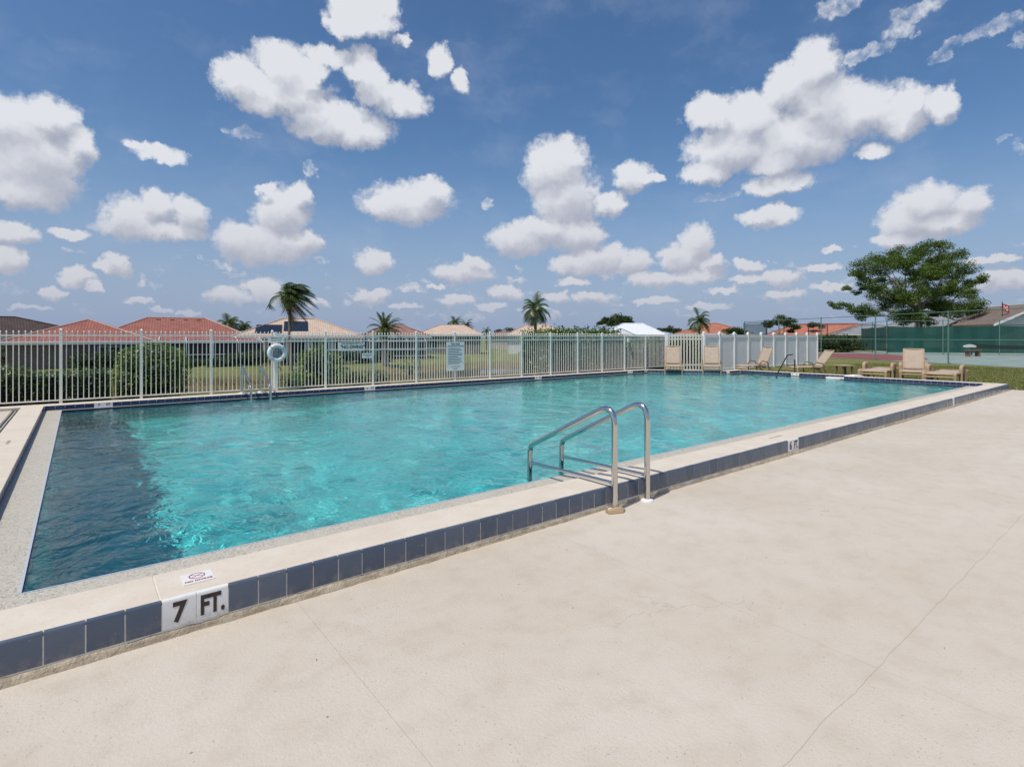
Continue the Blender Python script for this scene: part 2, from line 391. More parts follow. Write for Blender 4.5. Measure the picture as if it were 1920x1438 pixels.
M['ink'] = mat('dark_brown_glaze', (.035, .022, .018), .4)
M['ink_black'] = mat('black_print', (.012, .012, .014), .6)
M['ink_red'] = mat('red_print', (.30, .02, .05), .5)
M['ink_faded'] = mat('faded_print', (.38, .27, .24), .8)
M['ink_grey'] = mat('grey_print', (.13, .16, .18), .7)
M['sign'] = mat('white_sign_board', (.86, .79, .72), .5)
M['steel'] = mat('stainless_steel', (.62, .61, .58), .13, 1, lambda t, b: t.l.new(t.maprange(t.noise(wpos(t), 22, 3), .3, .7, .08, .2), b.inputs['Roughness']))
M['bronze'] = mat('dark_bronze_metal', (.045, .045, .05), .35, .8)
M['white_metal'] = mottled('white_powder_coat', (.86, .81, .72), (.79, .74, .65), 3, .42, bstr=0)
M['vinyl'] = mottled('white_vinyl', (.88, .86, .84), (.84, .82, .80), 2, .4, bstr=0)
M['cream_vinyl'] = mottled('cream_vinyl', (.76, .73, .62), (.70, .66, .55), 3, .5, bstr=0)
M['ring'] = mottled('white_ring_buoy', (.74, .74, .72), (.64, .64, .62), 6, .5)
M['rope'] = mottled('grey_rope', (.40, .40, .42), (.28, .28, .30), 40, .9)
def plaster(t, b):
    p = wpos(t); c = t.mix(t.maprange(t.noise(p, .9, 5, .65), .38, .62), (.23, .47, .455, 1), (.41, .66, .61, 1))
    c = t.mix(t.maprange(t.noise(p, 5, 4, .6), .5, .75, 0, .5), c, (.14, .31, .33, 1)); t.l.new(c, b.inputs['Base Color'])
M['plaster'] = mat('aqua_pool_plaster', (.5, .7, .7), .8, build=plaster)
def water_m():
    m = bpy.data.materials.new('pool_water'); m.use_nodes = True; t = NT(m.node_tree); t.n.clear()
    o = t.node('ShaderNodeOutputMaterial')
    rf = t.node('ShaderNodeBsdfRefraction'); rf.inputs['IOR'].default_value = 1.333; rf.inputs['Roughness'].default_value = 0; rf.inputs['Color'].default_value = (.40, .86, .89, 1)
    gl = t.node('ShaderNodeBsdfGlossy'); gl.inputs['Roughness'].default_value = 0; gl.inputs['Color'].default_value = (1, 1, 1, 1)
    fr = t.node('ShaderNodeFresnel'); fr.inputs[0].default_value = 1.333
    mx = t.node('ShaderNodeMixShader'); t.l.new(fr.outputs[0], mx.inputs[0]); t.l.new(rf.outputs[0], mx.inputs[1]); t.l.new(gl.outputs[0], mx.inputs[2])
    t.l.new(mx.outputs[0], o.inputs[0])
    p = wpos(t); a = t.vec('ADD', p, t.vec('SCALE', t.noise(p, 1.1, 2, out=1), scale=.9))
    r1 = t.noise(t.vec('MULTIPLY', a, (1.0, .62, 1)), 7.5, 2, .5, dist=.6); r2 = t.noise(t.vec('MULTIPLY', a, (.8, 1, 1)), 17, 2, .55, dist=.4)
    gust = t.maprange(t.noise(p, .45, 2, .5), .3, .7, .55, 1.25)
    h = t.math('MULTIPLY', t.math('ADD', r1, t.math('MULTIPLY', r2, .42)), gust)
    bp = t.node('ShaderNodeBump'); bp.inputs['Strength'].default_value = 1.0; bp.inputs['Distance'].default_value = .0135; t.l.new(h, bp.inputs['Height'])
    for nd_ in (rf, gl, fr): t.l.new(bp.outputs[0], nd_.inputs['Normal'])
    return m
M['water'] = water_m()
M['pond'] = mat('pond_water', (.03, .045, .05), .06, build=lambda t, b: bump(t, b, t.noise(wpos(t), 1.6, 4, .6), .25, .05))
def ground_m(t, b):
    p = wpos(t); s = t.node('ShaderNodeSeparateXYZ'); t.l.new(p, s.inputs[0])
    n = t.noise(p, .35, 5, .6); f = t.noise(p, 3.5, 6, .7); k = t.noise(p, 22, 4, .7)
    c = t.mix(t.maprange(n, .3, .7), (.145, .172, .045, 1), (.20, .215, .070, 1))
    c = t.mix(t.maprange(f, .40, .75, 0, .7), c, (.30, .255, .12, 1))
    c = t.mix(t.maprange(k, .5, .85, 0, .4), c, (.07, .10, .022, 1))
    dry = t.math('MULTIPLY', t.maprange(s.outputs[2], -1.42, -1.66), t.maprange(t.noise(p, .5, 4, .6), .25, .5))
    bare = t.maprange(t.noise(p, .22, 4, .65), .56, .72, 0, .75)
    c = t.mix(bare, c, (.27, .215, .11, 1))
    c = t.mix(dry, c, t.mix(f, (.23, .17, .085, 1), (.11, .095, .04, 1)))
    t.l.new(c, b.inputs['Base Color']); bump(t, b, t.math('ADD', f, k), .9, .08)
M['ground'] = mat('lawn', (.1, .15, .03), .95, build=ground_m, spec=.1)
def court_m(c1, c2):
    def f(t, b):
        p = wpos(t); t.l.new(t.mix(t.maprange(t.noise(p, .6, 5, .6), .35, .7), (*c1, 1), (*c2, 1)), b.inputs['Base Color'])
    return f
M['court_red'] = mat('red_court_paint', build=court_m((.20, .055, .05), (.24, .085, .075)), rough=.8)
M['court_green'] = mat('green_court_paint', build=court_m((.19, .25, .22), (.27, .33, .30)), rough=.8)
M['concrete'] = mottled('pale_concrete', (.42, .40, .36), (.34, .32, .28), 2, .9)
M['grass_blade'] = island('grass_blades', [(.14, .17, .04), (.21, .22, .06), (.34, .29, .13), (.18, .20, .05)], trans=.3)
M['hedge'] = island('hedge_leaves', [(.018, .040, .010), (.035, .075, .014), (.06, .11, .02), (.10, .15, .05)], .38, .2, .6)
M['shrub'] = island('shrub_leaves', [(.03, .075, .01), (.07, .13, .015), (.13, .20, .02), (.19, .24, .03)], .4, .3, .5)
M['seagrape'] = island('broad_leaves', [(.045, .085, .018), (.075, .135, .025), (.12, .19, .035), (.17, .17, .06)], .42, .25, .5)
M['dark_leaf'] = island('dark_leaves', [(.015, .03, .010), (.03, .055, .014), (.05, .08, .02)], .5, .2)
M['pine'] = island('pine_needles', [(.035, .070, .012), (.065, .115, .018), (.10, .155, .025), (.14, .19, .035)], .6, .22)
M['palm'] = island('palm_leaflets', [(.02, .042, .010), (.04, .075, .016), (.07, .105, .03), (.12, .13, .05)], .4, .2, .5)
M['palm_dead'] = island('dry_palm_leaflets', [(.16, .12, .07), (.24, .18, .10)], .8, .15)
M['reed'] = island('dry_reeds', [(.16, .13, .05), (.25, .20, .09), (.10, .11, .03), (.20, .17, .06)], .8, .25)
M['bark'] = mottled('grey_bark', (.16, .12, .09), (.30, .26, .22), 9, .95, 20, .8, .03)
M['palm_bark'] = mottled('palm_trunk', (.13, .11, .09), (.22, .19, .16), 5, .95, 14, .8, .03)
M['hedge_core'] = mat('dark_foliage_core', (.012, .018, .008), .95)  # near-black solid added inside foliage, blocks the view through the leaves
M['sling'] = mottled('tan_sling_fabric', (.41, .325, .245), (.46, .37, .29), 8, .8, 300, .2, .002)
M['tan'] = mottled('tan_resin', (.46, .325, .20), (.40, .28, .165), 4, .5, bstr=0)
M['tan_dark'] = mottled('brown_resin', (.20, .13, .08), (.16, .10, .06), 4, .6, bstr=0)
M['green_metal'] = mottled('green_painted_pipe', (.10, .20, .165), (.13, .235, .20), 3, .5, bstr=0)
M['black_metal'] = mat('dark_green_pipe', (.02, .03, .028), .5)
def screen_m(col_, alpha):
    def f(t, b):
        b.inputs['Alpha'].default_value = alpha
        p = opos(t); t.l.new(t.mix(t.maprange(t.noise(p, .7, 4, .6), .3, .7), (*[k * .75 for k in col_], 1), (*col_, 1)), b.inputs['Base Color'])
    return f
M['windscreen'] = mat('green_windscreen', build=screen_m((.004, .078, .060), .96), rough=.8)
M['windscreen_thin'] = mat('thin_green_mesh', build=screen_m((.012, .075, .06), .62), rough=.9)
M['cage_screen'] = mat('insect_screen', build=screen_m((.02, .022, .024), .72), rough=.9)
M['net'] = mat('black_net', build=screen_m((.012, .014, .014), .75), rough=.9)
def roof_m(c1, c2, ribs=True):
    def f(t, b):
        p = opos(t); n = t.noise(p, 1.2, 5, .65); k = t.noise(p, 14, 3, .6)
        c = t.mix(t.maprange(n, .3, .7), (*c1, 1), (*c2, 1)); c = t.mix(t.maprange(k, .45, .75, 0, .35), c, tuple(x * .55 for x in c1) + (1,))
        t.l.new(c, b.inputs['Base Color'])
        w = t.node('ShaderNodeTexWave', wave_type='BANDS', bands_direction='Z'); w.inputs['Scale'].default_value = 4.2; t.l.new(p, w.inputs['Vector'])
        w2 = t.node('ShaderNodeTexWave', wave_type='BANDS', bands_direction='X'); w2.inputs['Scale'].default_value = 1.3; t.l.new(p, w2.inputs['Vector'])
        bump(t, b, t.math('ADD', w.outputs['Fac'], w2.outputs['Fac']), .55, .05)
    return f
def roof(name, c1, c2): return mat(name, build=roof_m(c1, c2), rough=.85, spec=.2)
M['roof_red'] = roof('salmon_roof_tiles', (.27, .100, .078), (.33, .14, .115))
M['roof_brown'] = roof('brown_roof_tiles', (.060, .042, .038), (.095, .068, .06))
M['roof_peach'] = roof('peach_roof_tiles', (.50, .37, .28), (.58, .45, .36))
M['roof_rose'] = roof('rose_roof_tiles', (.26, .14, .115), (.32, .19, .16))
M['roof_white'] = roof('white_metal_roof', (.72, .74, .78), (.66, .69, .73))
M['roof_orange'] = roof('orange_roof_tiles', (.37, .135, .085), (.44, .19, .13))
M['roof_grey'] = roof('grey_shingle_roof', (.20, .21, .215), (.27, .28, .29))
M['roof_tan'] = roof('brown_shingle_roof', (.17, .13, .11), (.22, .175, .15))
M['fascia'] = mat('white_fascia', (.68, .68, .66), .6)
M['stucco'] = mottled('beige_stucco', (.46, .40, .33), (.40, .35, .28), 2, .9)
M['stucco_w'] = mottled('white_stucco', (.62, .62, .60), (.56, .56, .54), 2, .9)
M['stucco_d'] = mottled('taupe_stucco', (.20, .165, .145), (.16, .13, .115), 2, .9)
M['glass'] = mat('dark_window_glass', (.012, .016, .02), .08)
M['solar'] = mat('black_solar_panel', (.008, .011, .018), .25)
M['flag_red'] = mottled('red_flag_cloth', (.45, .035, .03), (.38, .03, .03), 3, .8)
M['flag_white'] = mat('white_flag_print', (.7, .65, .62), .8)
M['asphalt_dark'] = mat('drain_slot', (.02, .02, .02), .9)

# ------------------------------------------------------------------ terrain
TZ, LZ, WZ = .198, .10, .083            # coping top, gutter ledge, water level
def sstep(a, b, x):
    t = np.clip((x - a) / (b - a), 0, 1); return t * t * (3 - 2 * t)
def hgt(X, Y):
    X = np.asarray(X, float); Y = np.asarray(Y, float)
    low = sstep(0, 7, (Y - 14.6) - np.maximum(X - 19, 0) * .73)
    z = -.5 * sstep(14.6, 22, Y) - 1.3 * sstep(20, 33, Y) + .5 * sstep(43, 49, Y - .12 * X)
    pond = np.exp(-(((X - 33) * .86 + (Y - 48) * .5) / 9.5) ** 2 - (((Y - 48) * .86 - (X - 33) * .5) / 5.0) ** 2)
    z = z - .75 * pond
    n = .05 * np.sin(X * .31 + 1.3) * np.cos(Y * .27) + .03 * np.sin(X * .83 + Y * .6)
    return z * low + n * low - .004
def h1(X, Y): return float(hgt(X, Y))
def axis(lo, hi, near0, near1, step, extra):
    a = list(np.arange(near0, near1 + 1e-6, step)); s = step; x = near1
    while x < hi: s *= 1.25; x += s; a.append(min(x, hi))
    s = step; x = near0
    while x > lo: s *= 1.25; x -= s; a.insert(0, max(x, lo))
    a = sorted(set([round(v, 4) for v in a] + extra)); return np.array(a)
HX0, HX1, HY0, HY1 = -15., 21.45, -12., 14.48
gx = axis(-3000, 3000, -20, 70, 1.0, [HX0, HX1]); gy = axis(-3000, 3000, -14, 80, 1.0, [HY0, HY1])
XX, YY = np.meshgrid(gx, gy); ZZ = hgt(XX, YY); co = np.stack([XX, YY, ZZ], -1).reshape(-1, 3)
nx, ny = len(gx), len(gy)
ii, jj = np.meshgrid(np.arange(nx - 1), np.arange(ny - 1)); cx = (gx[ii] + gx[ii + 1]) / 2; cy_ = (gy[jj] + gy[jj + 1]) / 2
keep = ~((cx > HX0) & (cx < HX1) & (cy_ > HY0) & (cy_ < HY1)); a0 = (jj * nx + ii)[keep]
tag(link('ground', np_mesh('ground', co, np.stack([a0, a0 + 1, a0 + nx + 1, a0 + nx], 1), M['ground'], True)), 'mown lawn and dry pond bank around the pool', 'lawn', kind='structure')
pm = MB(); pts = [(33 + 13 * math.cos(a) * .86 - 7.5 * math.sin(a) * .5, 48 + 13 * math.cos(a) * .5 + 7.5 * math.sin(a) * .86) for a in [2 * math.pi * k / 40 for k in range(40)]]
pm.add([(x, y, -2.02) for x, y in pts], [tuple(range(40))])
tag(pm.build('pond_water', M['pond']), 'blue-grey pond beyond the white fence', 'pond', kind='structure')

# ------------------------------------------------------------------ pool shell, floor and water
SHELL = [(-.25, 4.13), (20.57, 4.13), (20.57, 7.58), (21.07, 7.58), (21.07, 11.42), (20.26, 11.42), (18.3, 13.95), (-.25, 13.95)]
def depth(X): return np.interp(X, [-1, 4.5, 8.5, 15, 22], [2.15, 2.12, 1.85, 1.3, 1.15])
bm_ = MB(); n = len(SHELL)
for i in range(n):
    (x0, y0), (x1, y1) = SHELL[i], SHELL[(i + 1) % n]
    bm_.add([(x0, y0, LZ), (x1, y1, LZ), (x1, y1, -2.6), (x0, y0, -2.6)], [(0, 1, 2, 3)])
fx = np.linspace(-.4, 21.3, 60)
for i in range(59):
    z0, z1 = WZ - depth(fx[i]), WZ - depth(fx[i + 1])
    bm_.add([(fx[i], 4.0, z0), (fx[i + 1], 4.0, z1), (fx[i + 1], 14.1, z1), (fx[i], 14.1, z0)], [(0, 1, 2, 3)])
basin = tag(bm_.build('pool_basin', M['plaster']), 'aqua plastered swimming pool basin', 'pool', kind='structure')
wl = MB()
for i in range(n):
    p0, p1 = Vector((*SHELL[i], 0)), Vector((*SHELL[(i + 1) % n], 0)); t = (p1 - p0).normalized(); nr = Vector((-t.y, t.x, 0)) * .006
    a, b = p0 + nr + t * .006, p1 + nr - t * .006
    wl.add([(a.x, a.y, -.09), (b.x, b.y, -.09), (b.x, b.y, LZ - .012), (a.x, a.y, LZ - .012), (p0.x, p0.y, LZ - .012), (p1.x, p1.y, LZ - .012)], [(1, 0, 3, 2), (2, 3, 4, 5)])
wl.build('waterline_band', M['tile_in'], basin)
# wind-rippled water surface
xs = [-.28]; 
while xs[-1] < 21.1: xs.append(xs[-1] + .03 + .0018 * max(xs[-1], 0))
ys = [4.10]
while ys[-1] < 13.99: ys.append(ys[-1] + .03 + .0022 * (ys[-1] - 4.1))
xs, ys = np.array(xs), np.array(ys); X, Y = np.meshgrid(xs, ys); Zw = np.zeros_like(X)
g = np.random.default_rng(3)
for k in range(60):
    lam = .15 * (1.1 / .15) ** g.random(); th = R(-20) + g.normal() * .8; kk = 2 * math.pi / lam
    amp = .0078 / kk
    ph = g.random() * 6.28; mod = 1 + .5 * np.sin(X * g.uniform(.2, .9) + Y * g.uniform(.2, .9) + ph * 3)
    sx, sy = kk * math.cos(th), kk * math.sin(th)
    Zw += amp * mod * np.sin(sx * X + sy * Y + ph + .5 * np.sin(X * g.uniform(.6, 2.2) + ph) + .5 * np.sin(Y * g.uniform(.6, 2.2) + 2 * ph))
def inside(px, py, poly):
    c = np.zeros(px.shape, bool); m = len(poly)
    for i in range(m):
        (x0, y0), (x1, y1) = poly[i], poly[(i + 1) % m]
        if y0 == y1: continue
        c ^= ((y0 > py) != (y1 > py)) & (px < (x1 - x0) * (py - y0) / (y1 - y0) + x0)
    return c
GROW = [(-.30, 4.08), (20.63, 4.08), (20.63, 7.52), (21.13, 7.52), (21.13, 11.48), (20.29, 11.48), (18.33, 14.01), (-.30, 14.01)]
nx, ny = len(xs), len(ys); ii, jj = np.meshgrid(np.arange(nx - 1), np.arange(ny - 1))
kp = inside((xs[ii] + xs[ii + 1]) / 2, (ys[jj] + ys[jj + 1]) / 2, GROW); a0 = (jj * nx + ii)[kp]
wco = np.stack([X, Y, WZ + Zw], -1).reshape(-1, 3)
pool_water = tag(link('pool_water', np_mesh('pool_water', wco, np.stack([a0, a0 + 1, a0 + nx + 1, a0 + nx], 1), M['water'], True)), 'rippled turquoise pool water', 'water', kind='structure')
pool_water.cycles.is_caustics_caster = True
basin.cycles.is_caustics_receiver = True

# gutter ledge of exposed aggregate
lm = MB()
lm.box(-.526, -.25, 3.683, 14.05, -.2, LZ); lm.box(-.25, 20.65, 3.683, 4.13, -.2, LZ); lm.box(-.25, 18.35, 13.95, 14.05, -.2, LZ)
lm.prism([(20.57, 4.13), (20.65, 4.13), (20.65, 7.5), (21.15, 7.5), (21.15, 7.58), (20.57, 7.58)], -.2, LZ)
lm.prism([(21.07, 7.58), (21.15, 7.58), (21.15, 11.5), (20.3, 11.5), (20.26, 11.42), (21.07, 11.42)], -.2, LZ)
lm.prism([(20.26, 11.42), (20.3, 11.5), (18.35, 14.05), (18.3, 13.95)], -.2, LZ)
ledge = tag(lm.build('pool_ledge', M['pebble']), 'exposed aggregate gutter ledge around the pool water', 'pool edge', kind='structure')
tr = MB()
tr.box(-.264, -.2505, 4.134, 13.93, LZ, LZ + .003); tr.box(-.25, 20.5, 4.122, 4.134, LZ, LZ + .003); tr.box(-.25, 18.2, 13.947, 13.962, LZ, LZ + .003)
tr.build('edge_trim', mat('pale_edge_glaze', (.42, .48, .55), .4), ledge)

# ------------------------------------------------------------------ copings with their tiles
PITCH = .1535
def coping(name, label, core, slabs, nose=.005):
    c = tag(core.build(name, M['grout']), label, 'coping', kind='structure')
    for s in slabs:
        o = s.build('coping_slab', M['coping'], c); bevel(o, nose, 3)
    return c
def along(lo, hi, first, step):
    c = [lo] + [x for x in np.arange(first, hi - .3, step) if x > lo + .3] + [hi]
    return [(a + .0012, b - .0012) for a, b in zip(c, c[1:])]
near = coping('pool_coping', 'beige coping along the near pool edge with blue tiled outer face',
    MB().box(-3.2, 21.0, 3.2898, 3.3065, -.25, .178).box(-3.2, 21.0, 3.2985, 3.3063, .178, .1945).box(-3.2, 21.0, 3.3066, 3.66, -.25, TZ - .003), [MB().box(a, b, 3.307, 3.683, .150, TZ) for a, b in along(-3.2, 21.0, .33, 3.07)])
left = coping('pool_coping', 'beige coping along the short pool edge beside the trench drain',
    MB().box(-.84, -.54, 3.69, 14.04, -.25, TZ - .003), [MB().box(-.86, -.526, a, b, .150, TZ) for a, b in along(3.686, 14.045, 5.2, 3.0)])
far = coping('pool_coping', 'beige coping under the white picket fence',
    MB().box(-3.2, 18.62, 14.062, 14.49, -.25, TZ - .003), [MB().box(a, b, 14.05, 14.5, .150, TZ) for a, b in along(-3.2, 18.35, 1.2, 3.07)])
RP = [(20.65, 3.686), (21.0, 3.686), (21.0, 7.15), (21.5, 7.15), (21.5, 11.85), (20.52, 11.85), (18.66, 14.29), (18.356, 14.05), (20.3, 11.5), (21.15, 11.5), (21.15, 7.5), (20.65, 7.5)]
RC = [(20.66, 3.69), (20.99, 3.69), (20.99, 7.16), (21.49, 7.16), (21.49, 11.84), (20.53, 11.84), (18.67, 14.27), (18.38, 14.045), (20.31, 11.51), (21.16, 11.51), (21.16, 7.49), (20.66, 7.49)]
right = coping('pool_coping', 'stepped coping at the shallow end in front of the lounge chairs', MB().prism(RC, -.25, .165), [MB().prism(RP, .150, TZ)])
# outer bullnose tiles of the near side
prof = [(0, .047), (0, .184), (.0025, .193), (.009, .1985), (.0185, .1995), (.0185, .047)]
tile_me = MB().extr_x(prof, .003, PITCH - .003).mesh('tile', M['tile'], True, 50)
tile_w = MB().extr_x(prof, .001, PITCH - .001).mesh('marker_tile', M['tile_w'], True, 50)
def text(body, size, m, parent, loc, rot=(0, 0, 0), off=0., sx=1., ext=.0008, name='lettering', align='CENTER', sp=1.):
    c = bpy.data.curves.new(name, 'FONT'); c.body = body; c.size = size; c.offset = off; c.extrude = ext; c.align_x = align; c.align_y = 'CENTER'
    c.space_character = sp; c.resolution_u = 3; c.materials.append(m)
    o = link(name, c, parent, loc); o.rotation_euler = rot; o.scale = (sx, 1, 1); return o
X0 = .335
marks = {0: '7', 1: 'FT.', 45: '6', 46: 'FT.', 96: ''}
for k in range(-13, 135):
    me = tile_w if k in marks else tile_me
    o = link('marker_tile' if k in marks else 'tile', me, near, (X0 + k * PITCH, 3.288 + random.uniform(-.0008, .0008), random.uniform(-.001, .001)))
    if marks.get(k):
        o['label'] = 'white depth marker tile reading ' + marks[k]
        text(marks[k], .140, M['ink'], o, (PITCH * .5, -.0006, .118), (R(90), 0, 0), .0055, .86 if marks[k] != 'FT.' else .66)
mo = MB(); prev = None; vs = []; fs = []
xx = np.arange(-3.2, 21.1, .025); g = np.random.default_rng(5)
w1 = np.convolve(g.normal(size=len(xx) + 40), np.ones(41) / 41, 'valid')[:len(xx)] * .05; w2 = np.convolve(g.normal(size=len(xx) + 6), np.ones(7) / 7, 'valid')[:len(xx)]
for i, x in enumerate(xx):
    o_ = .020 + w1[i] * .7 + .007 * w2[i]; h_ = .043 + .004 * w2[(i * 7) % len(xx)]
    vs += [(x, 3.2965 - max(o_, .008), .0005), (x, 3.2965 - max(o_ * .62, .006), .018 + .006 * w2[i]), (x, 3.2965 - .004 - .003 * abs(w2[i]), h_), (x, 3.2975, h_ - .001)]
for i in range(len(xx) - 1):
    for j in range(3): a = i * 4 + j; fs.append((a, a + 4, a + 5, a + 1))
MB().add(vs, fs).build('mortar_fillet', M['mortar'], near, smooth=True, ang_=180)
# inner tiles
def inner_tiles(parent, p0, p1, nrm, marks_=(), first=0.):
    p0, p1 = Vector(p0), Vector(p1); L = (p1 - p0).length; t = (p1 - p0).normalized(); nrm = Vector(nrm); ang_ = math.atan2(t.y, t.x)
    n_ = int(L // PITCH)
    for k in range(n_):
        p = p0 + t * (k * PITCH + first); white = k in marks_
        o = link('marker_tile' if white else 'tile', in_w if white else in_b, parent, (p.x, p.y, 0), ang_)
        if white: o['label'] = 'white depth marker tile above the waterline'; marks_[k] and text(marks_[k], .072, M['ink'], o, (PITCH / 2, -.0135, .150), (R(90), 0, 0), .0025, .85)
in_b = MB().box(.0035, PITCH - .0035, -.0125, 0, .096, .190).mesh('tile', M['tile_in']); in_w = MB().box(.001, PITCH - .001, -.0125, 0, .085, .194).mesh('marker_tile', M['tile_w'])
inner_tiles(far, (-.51, 14.062, 0), (18.36, 14.062, 0), (0, -1, 0), {5: '7', 6: 'FT', 43: '6', 44: 'FT', 83: '5', 84: 'FT', 115: '4', 116: 'FT'})
for k in range(67):                      # facing +X
    link('tile', in_b, left, (-.538, 3.70 + k * PITCH, 0), R(90))
inner_tiles(right, (20.66, 7.49, 0), (20.66, 3.70, 0), (-1, 0, 0), {})
inner_tiles(right, (21.16, 11.5, 0), (21.16, 7.5, 0), (-1, 0, 0), {13: '4', 14: 'FT'})
inner_tiles(right, (20.31, 11.512, 0), (21.14, 11.512, 0), (0, -1, 0), {})
inner_tiles(right, (18.372, 14.035, 0), (20.30, 11.515, 0), (-1, -1, 0), {})
MB().box(20.70, 21.40, 7.18, 7.48, TZ + .001, TZ + .03).build('skimmer_lid', M['sign'], right)
MB().box(20.86, 21.09, 7.52, 8.15, .07, LZ + .03).build('step_tread', M['sign'], right)
# no-diving tile set in the coping
nd = tag(MB().box(-.076, .076, -.076, .076, 0, .003).build('warning_tile', M['tile_w'], near, (.525, 3.492, TZ + .0005)), None); nd['label'] = 'white warning tile with red octagon and NO DIVING lettering'
oc = MB(); 
for k in range(8):
    a, b = R(22.5 + 45 * k), R(67.5 + 45 * k); ro, ri = .043, .036
    q = [(ro * math.cos(a), ro * math.sin(a)), (ro * math.cos(b), ro * math.sin(b)), (ri * math.cos(b), ri * math.sin(b)), (ri * math.cos(a), ri * math.sin(a))]
    oc.add([(x, y + .022, .0036) for x, y in q], [(0, 1, 2, 3)])
for s in (-1, 1): oc.add([(-.030, -.022 * s + .020, .0036), (-.030, -.022 * s + .026, .0036), (.030, .022 * s + .026, .0036), (.030, .022 * s + .020, .0036)], [(0, 1, 2, 3) if s else (3, 2, 1, 0)])
oc.build('octagon_mark', M['ink_red'], nd)
text('NO DIVING', .028, M['ink_red'], nd, (0, -.046, .0034), (0, 0, 0), .0010, .92)
for px, py in ((1455, 819),):
    d = (EYE - TZ) * F / (py - HOR); x, y = W(px, d); text('NO DIVING', .05, M['ink_faded'], near, (x, y, TZ + .0008), (0, 0, 0), .001, 1.3, ext=.0003)
text('NO DIVING', .05, M['ink_faded'], left, (-.70, 9.5, TZ + .0008), (0, 0, R(90)), .001, 1.2, ext=.0003)

# ------------------------------------------------------------------ decks
dk = tag(MB().add([(HX0, HY0, -.0014), (HX1, HY0, -.0014), (HX1, 3.30, -.0014), (HX0, 3.30, -.0014)], [(0, 1, 2, 3)]).build('pool_deck', M['joint']), 'beige coated concrete deck in front of the pool', 'deck', kind='structure')
def wob(a, b, y, vert, n_=60, amp=.006, seed=0):
    gg = np.random.default_rng(seed); t = np.linspace(a, b, n_); w = np.convolve(gg.normal(size=n_ + 4), np.ones(5) / 5, 'valid') * amp; w[0] = w[-1] = 0
    return [(y + e, s) if vert else (s, y + e) for s, e in zip(t, w)]
cutsx = [-15, -4.7, 1.0, 2.93, 21.45]; gap = .0010
# the crack along Y=.92 wanders, so slabs share its line
crk = {}
for i in range(4): crk[i] = wob(cutsx[i], cutsx[i + 1], .92, False, max(8, int((cutsx[i + 1] - cutsx[i]) / .03)), .006, 20 + i)
for i in range(4):
    xa, xb = cutsx[i] + gap, cutsx[i + 1] - gap; c = [(min(max(x, xa), xb), y) for x, y in crk[i]]
    MB().prism([(x, y + gap * .7) for x, y in c] + [(xb, 3.2985), (xa, 3.2985)], -.02, 0).build('slab', M['deck'], dk)
    MB().prism([(xa, HY0), (xb, HY0)] + [(x, y - gap * .7) for x, y in reversed(c)], -.02, 0).build('slab', M['deck'], dk)
sdk = tag(MB().box(HX0, -.985, 3.30, 14.36, -.05, .147).build('side_deck', M['deck']), 'beige concrete deck beyond the short pool edge', 'deck', kind='structure')
dr = tag(MB().box(-.984, -.862, 3.31, 14.04, -.05, .138).build('trench_drain', M['concrete']), 'pale trench drain with two dark slots beside the coping', 'drain')
for x in (-.955, -.905):
    MB().box(x - .014, x + .014, 3.32, 14.0, .1385, .1405).build('drain_slot', M['asphalt_dark'], dr)

# ------------------------------------------------------------------ white picket fence
FY = 14.42
fence = tag(empty('picket_fence', (3.8, FY, TZ)), 'white metal picket fence along the far pool edge', 'fence')
PX = [-2.99, -1.63, -.276, 1.085, 2.447, 3.81, 5.155, 6.50, 7.87, 9.22, 10.59, 11.94, 13.30, 14.68, 16.04, 17.39, 18.75, 20.13]
post_me = MB().box(-.026, .026, -.026, .026, 0, 1.50); post_me.add([(-.030, -.030, 1.50), (.030, -.030, 1.50), (.030, .030, 1.50), (-.030, .030, 1.50), (0, 0, 1.535)], [(3, 2, 1, 0), (0, 1, 4), (1, 2, 4), (2, 3, 4), (3, 0, 4)])
post_me = post_me.mesh('post', M['white_metal'])
pk = MB().box(-.008, .008, -.008, .008, .055, 1.44); pk.add([(-.012, -.012, 1.44), (.012, -.012, 1.44), (.012, .012, 1.44), (-.012, .012, 1.44), (-.013, -.013, 1.462), (.013, -.013, 1.462), (.013, .013, 1.462), (-.013, .013, 1.462), (0, 0, 1.488)],
    [(3, 2, 1, 0), (0, 1, 5, 4), (1, 2, 6, 5), (2, 3, 7, 6), (3, 0, 4, 7), (4, 5, 8), (5, 6, 8), (6, 7, 8), (7, 4, 8)])
pk_me = pk.mesh('picket', M['white_metal'])
def ch(name, me, parent, wloc, rz=0): return link(name, me, parent, Vector(wloc) - Vector(parent.location), rz)
for i, x in enumerate(PX):
    ch('post', post_me, fence, (x, FY, TZ if x < 18.6 else 0.05))
    if i + 1 == len(PX): break
    x1 = PX[i + 1]
    for z, t in ((.065, .014), (1.25, .014), (1.385, .014)) + (((1.005, .012),) if 5 < x < 8.5 else ()):
        r = MB().box(x + .026, x1 - .026, -.0135, .0135, z - t, z + t); ch('rail', r.mesh('rail', M['white_metal']), fence, (0, FY, TZ))
    for k in range(1, 15):
        o = ch('picket', pk_me, fence, (x + (x1 - x) * k / 15 + random.uniform(-.003, .003), FY, TZ)); o.rotation_euler[1] = random.gauss(0, .0022)
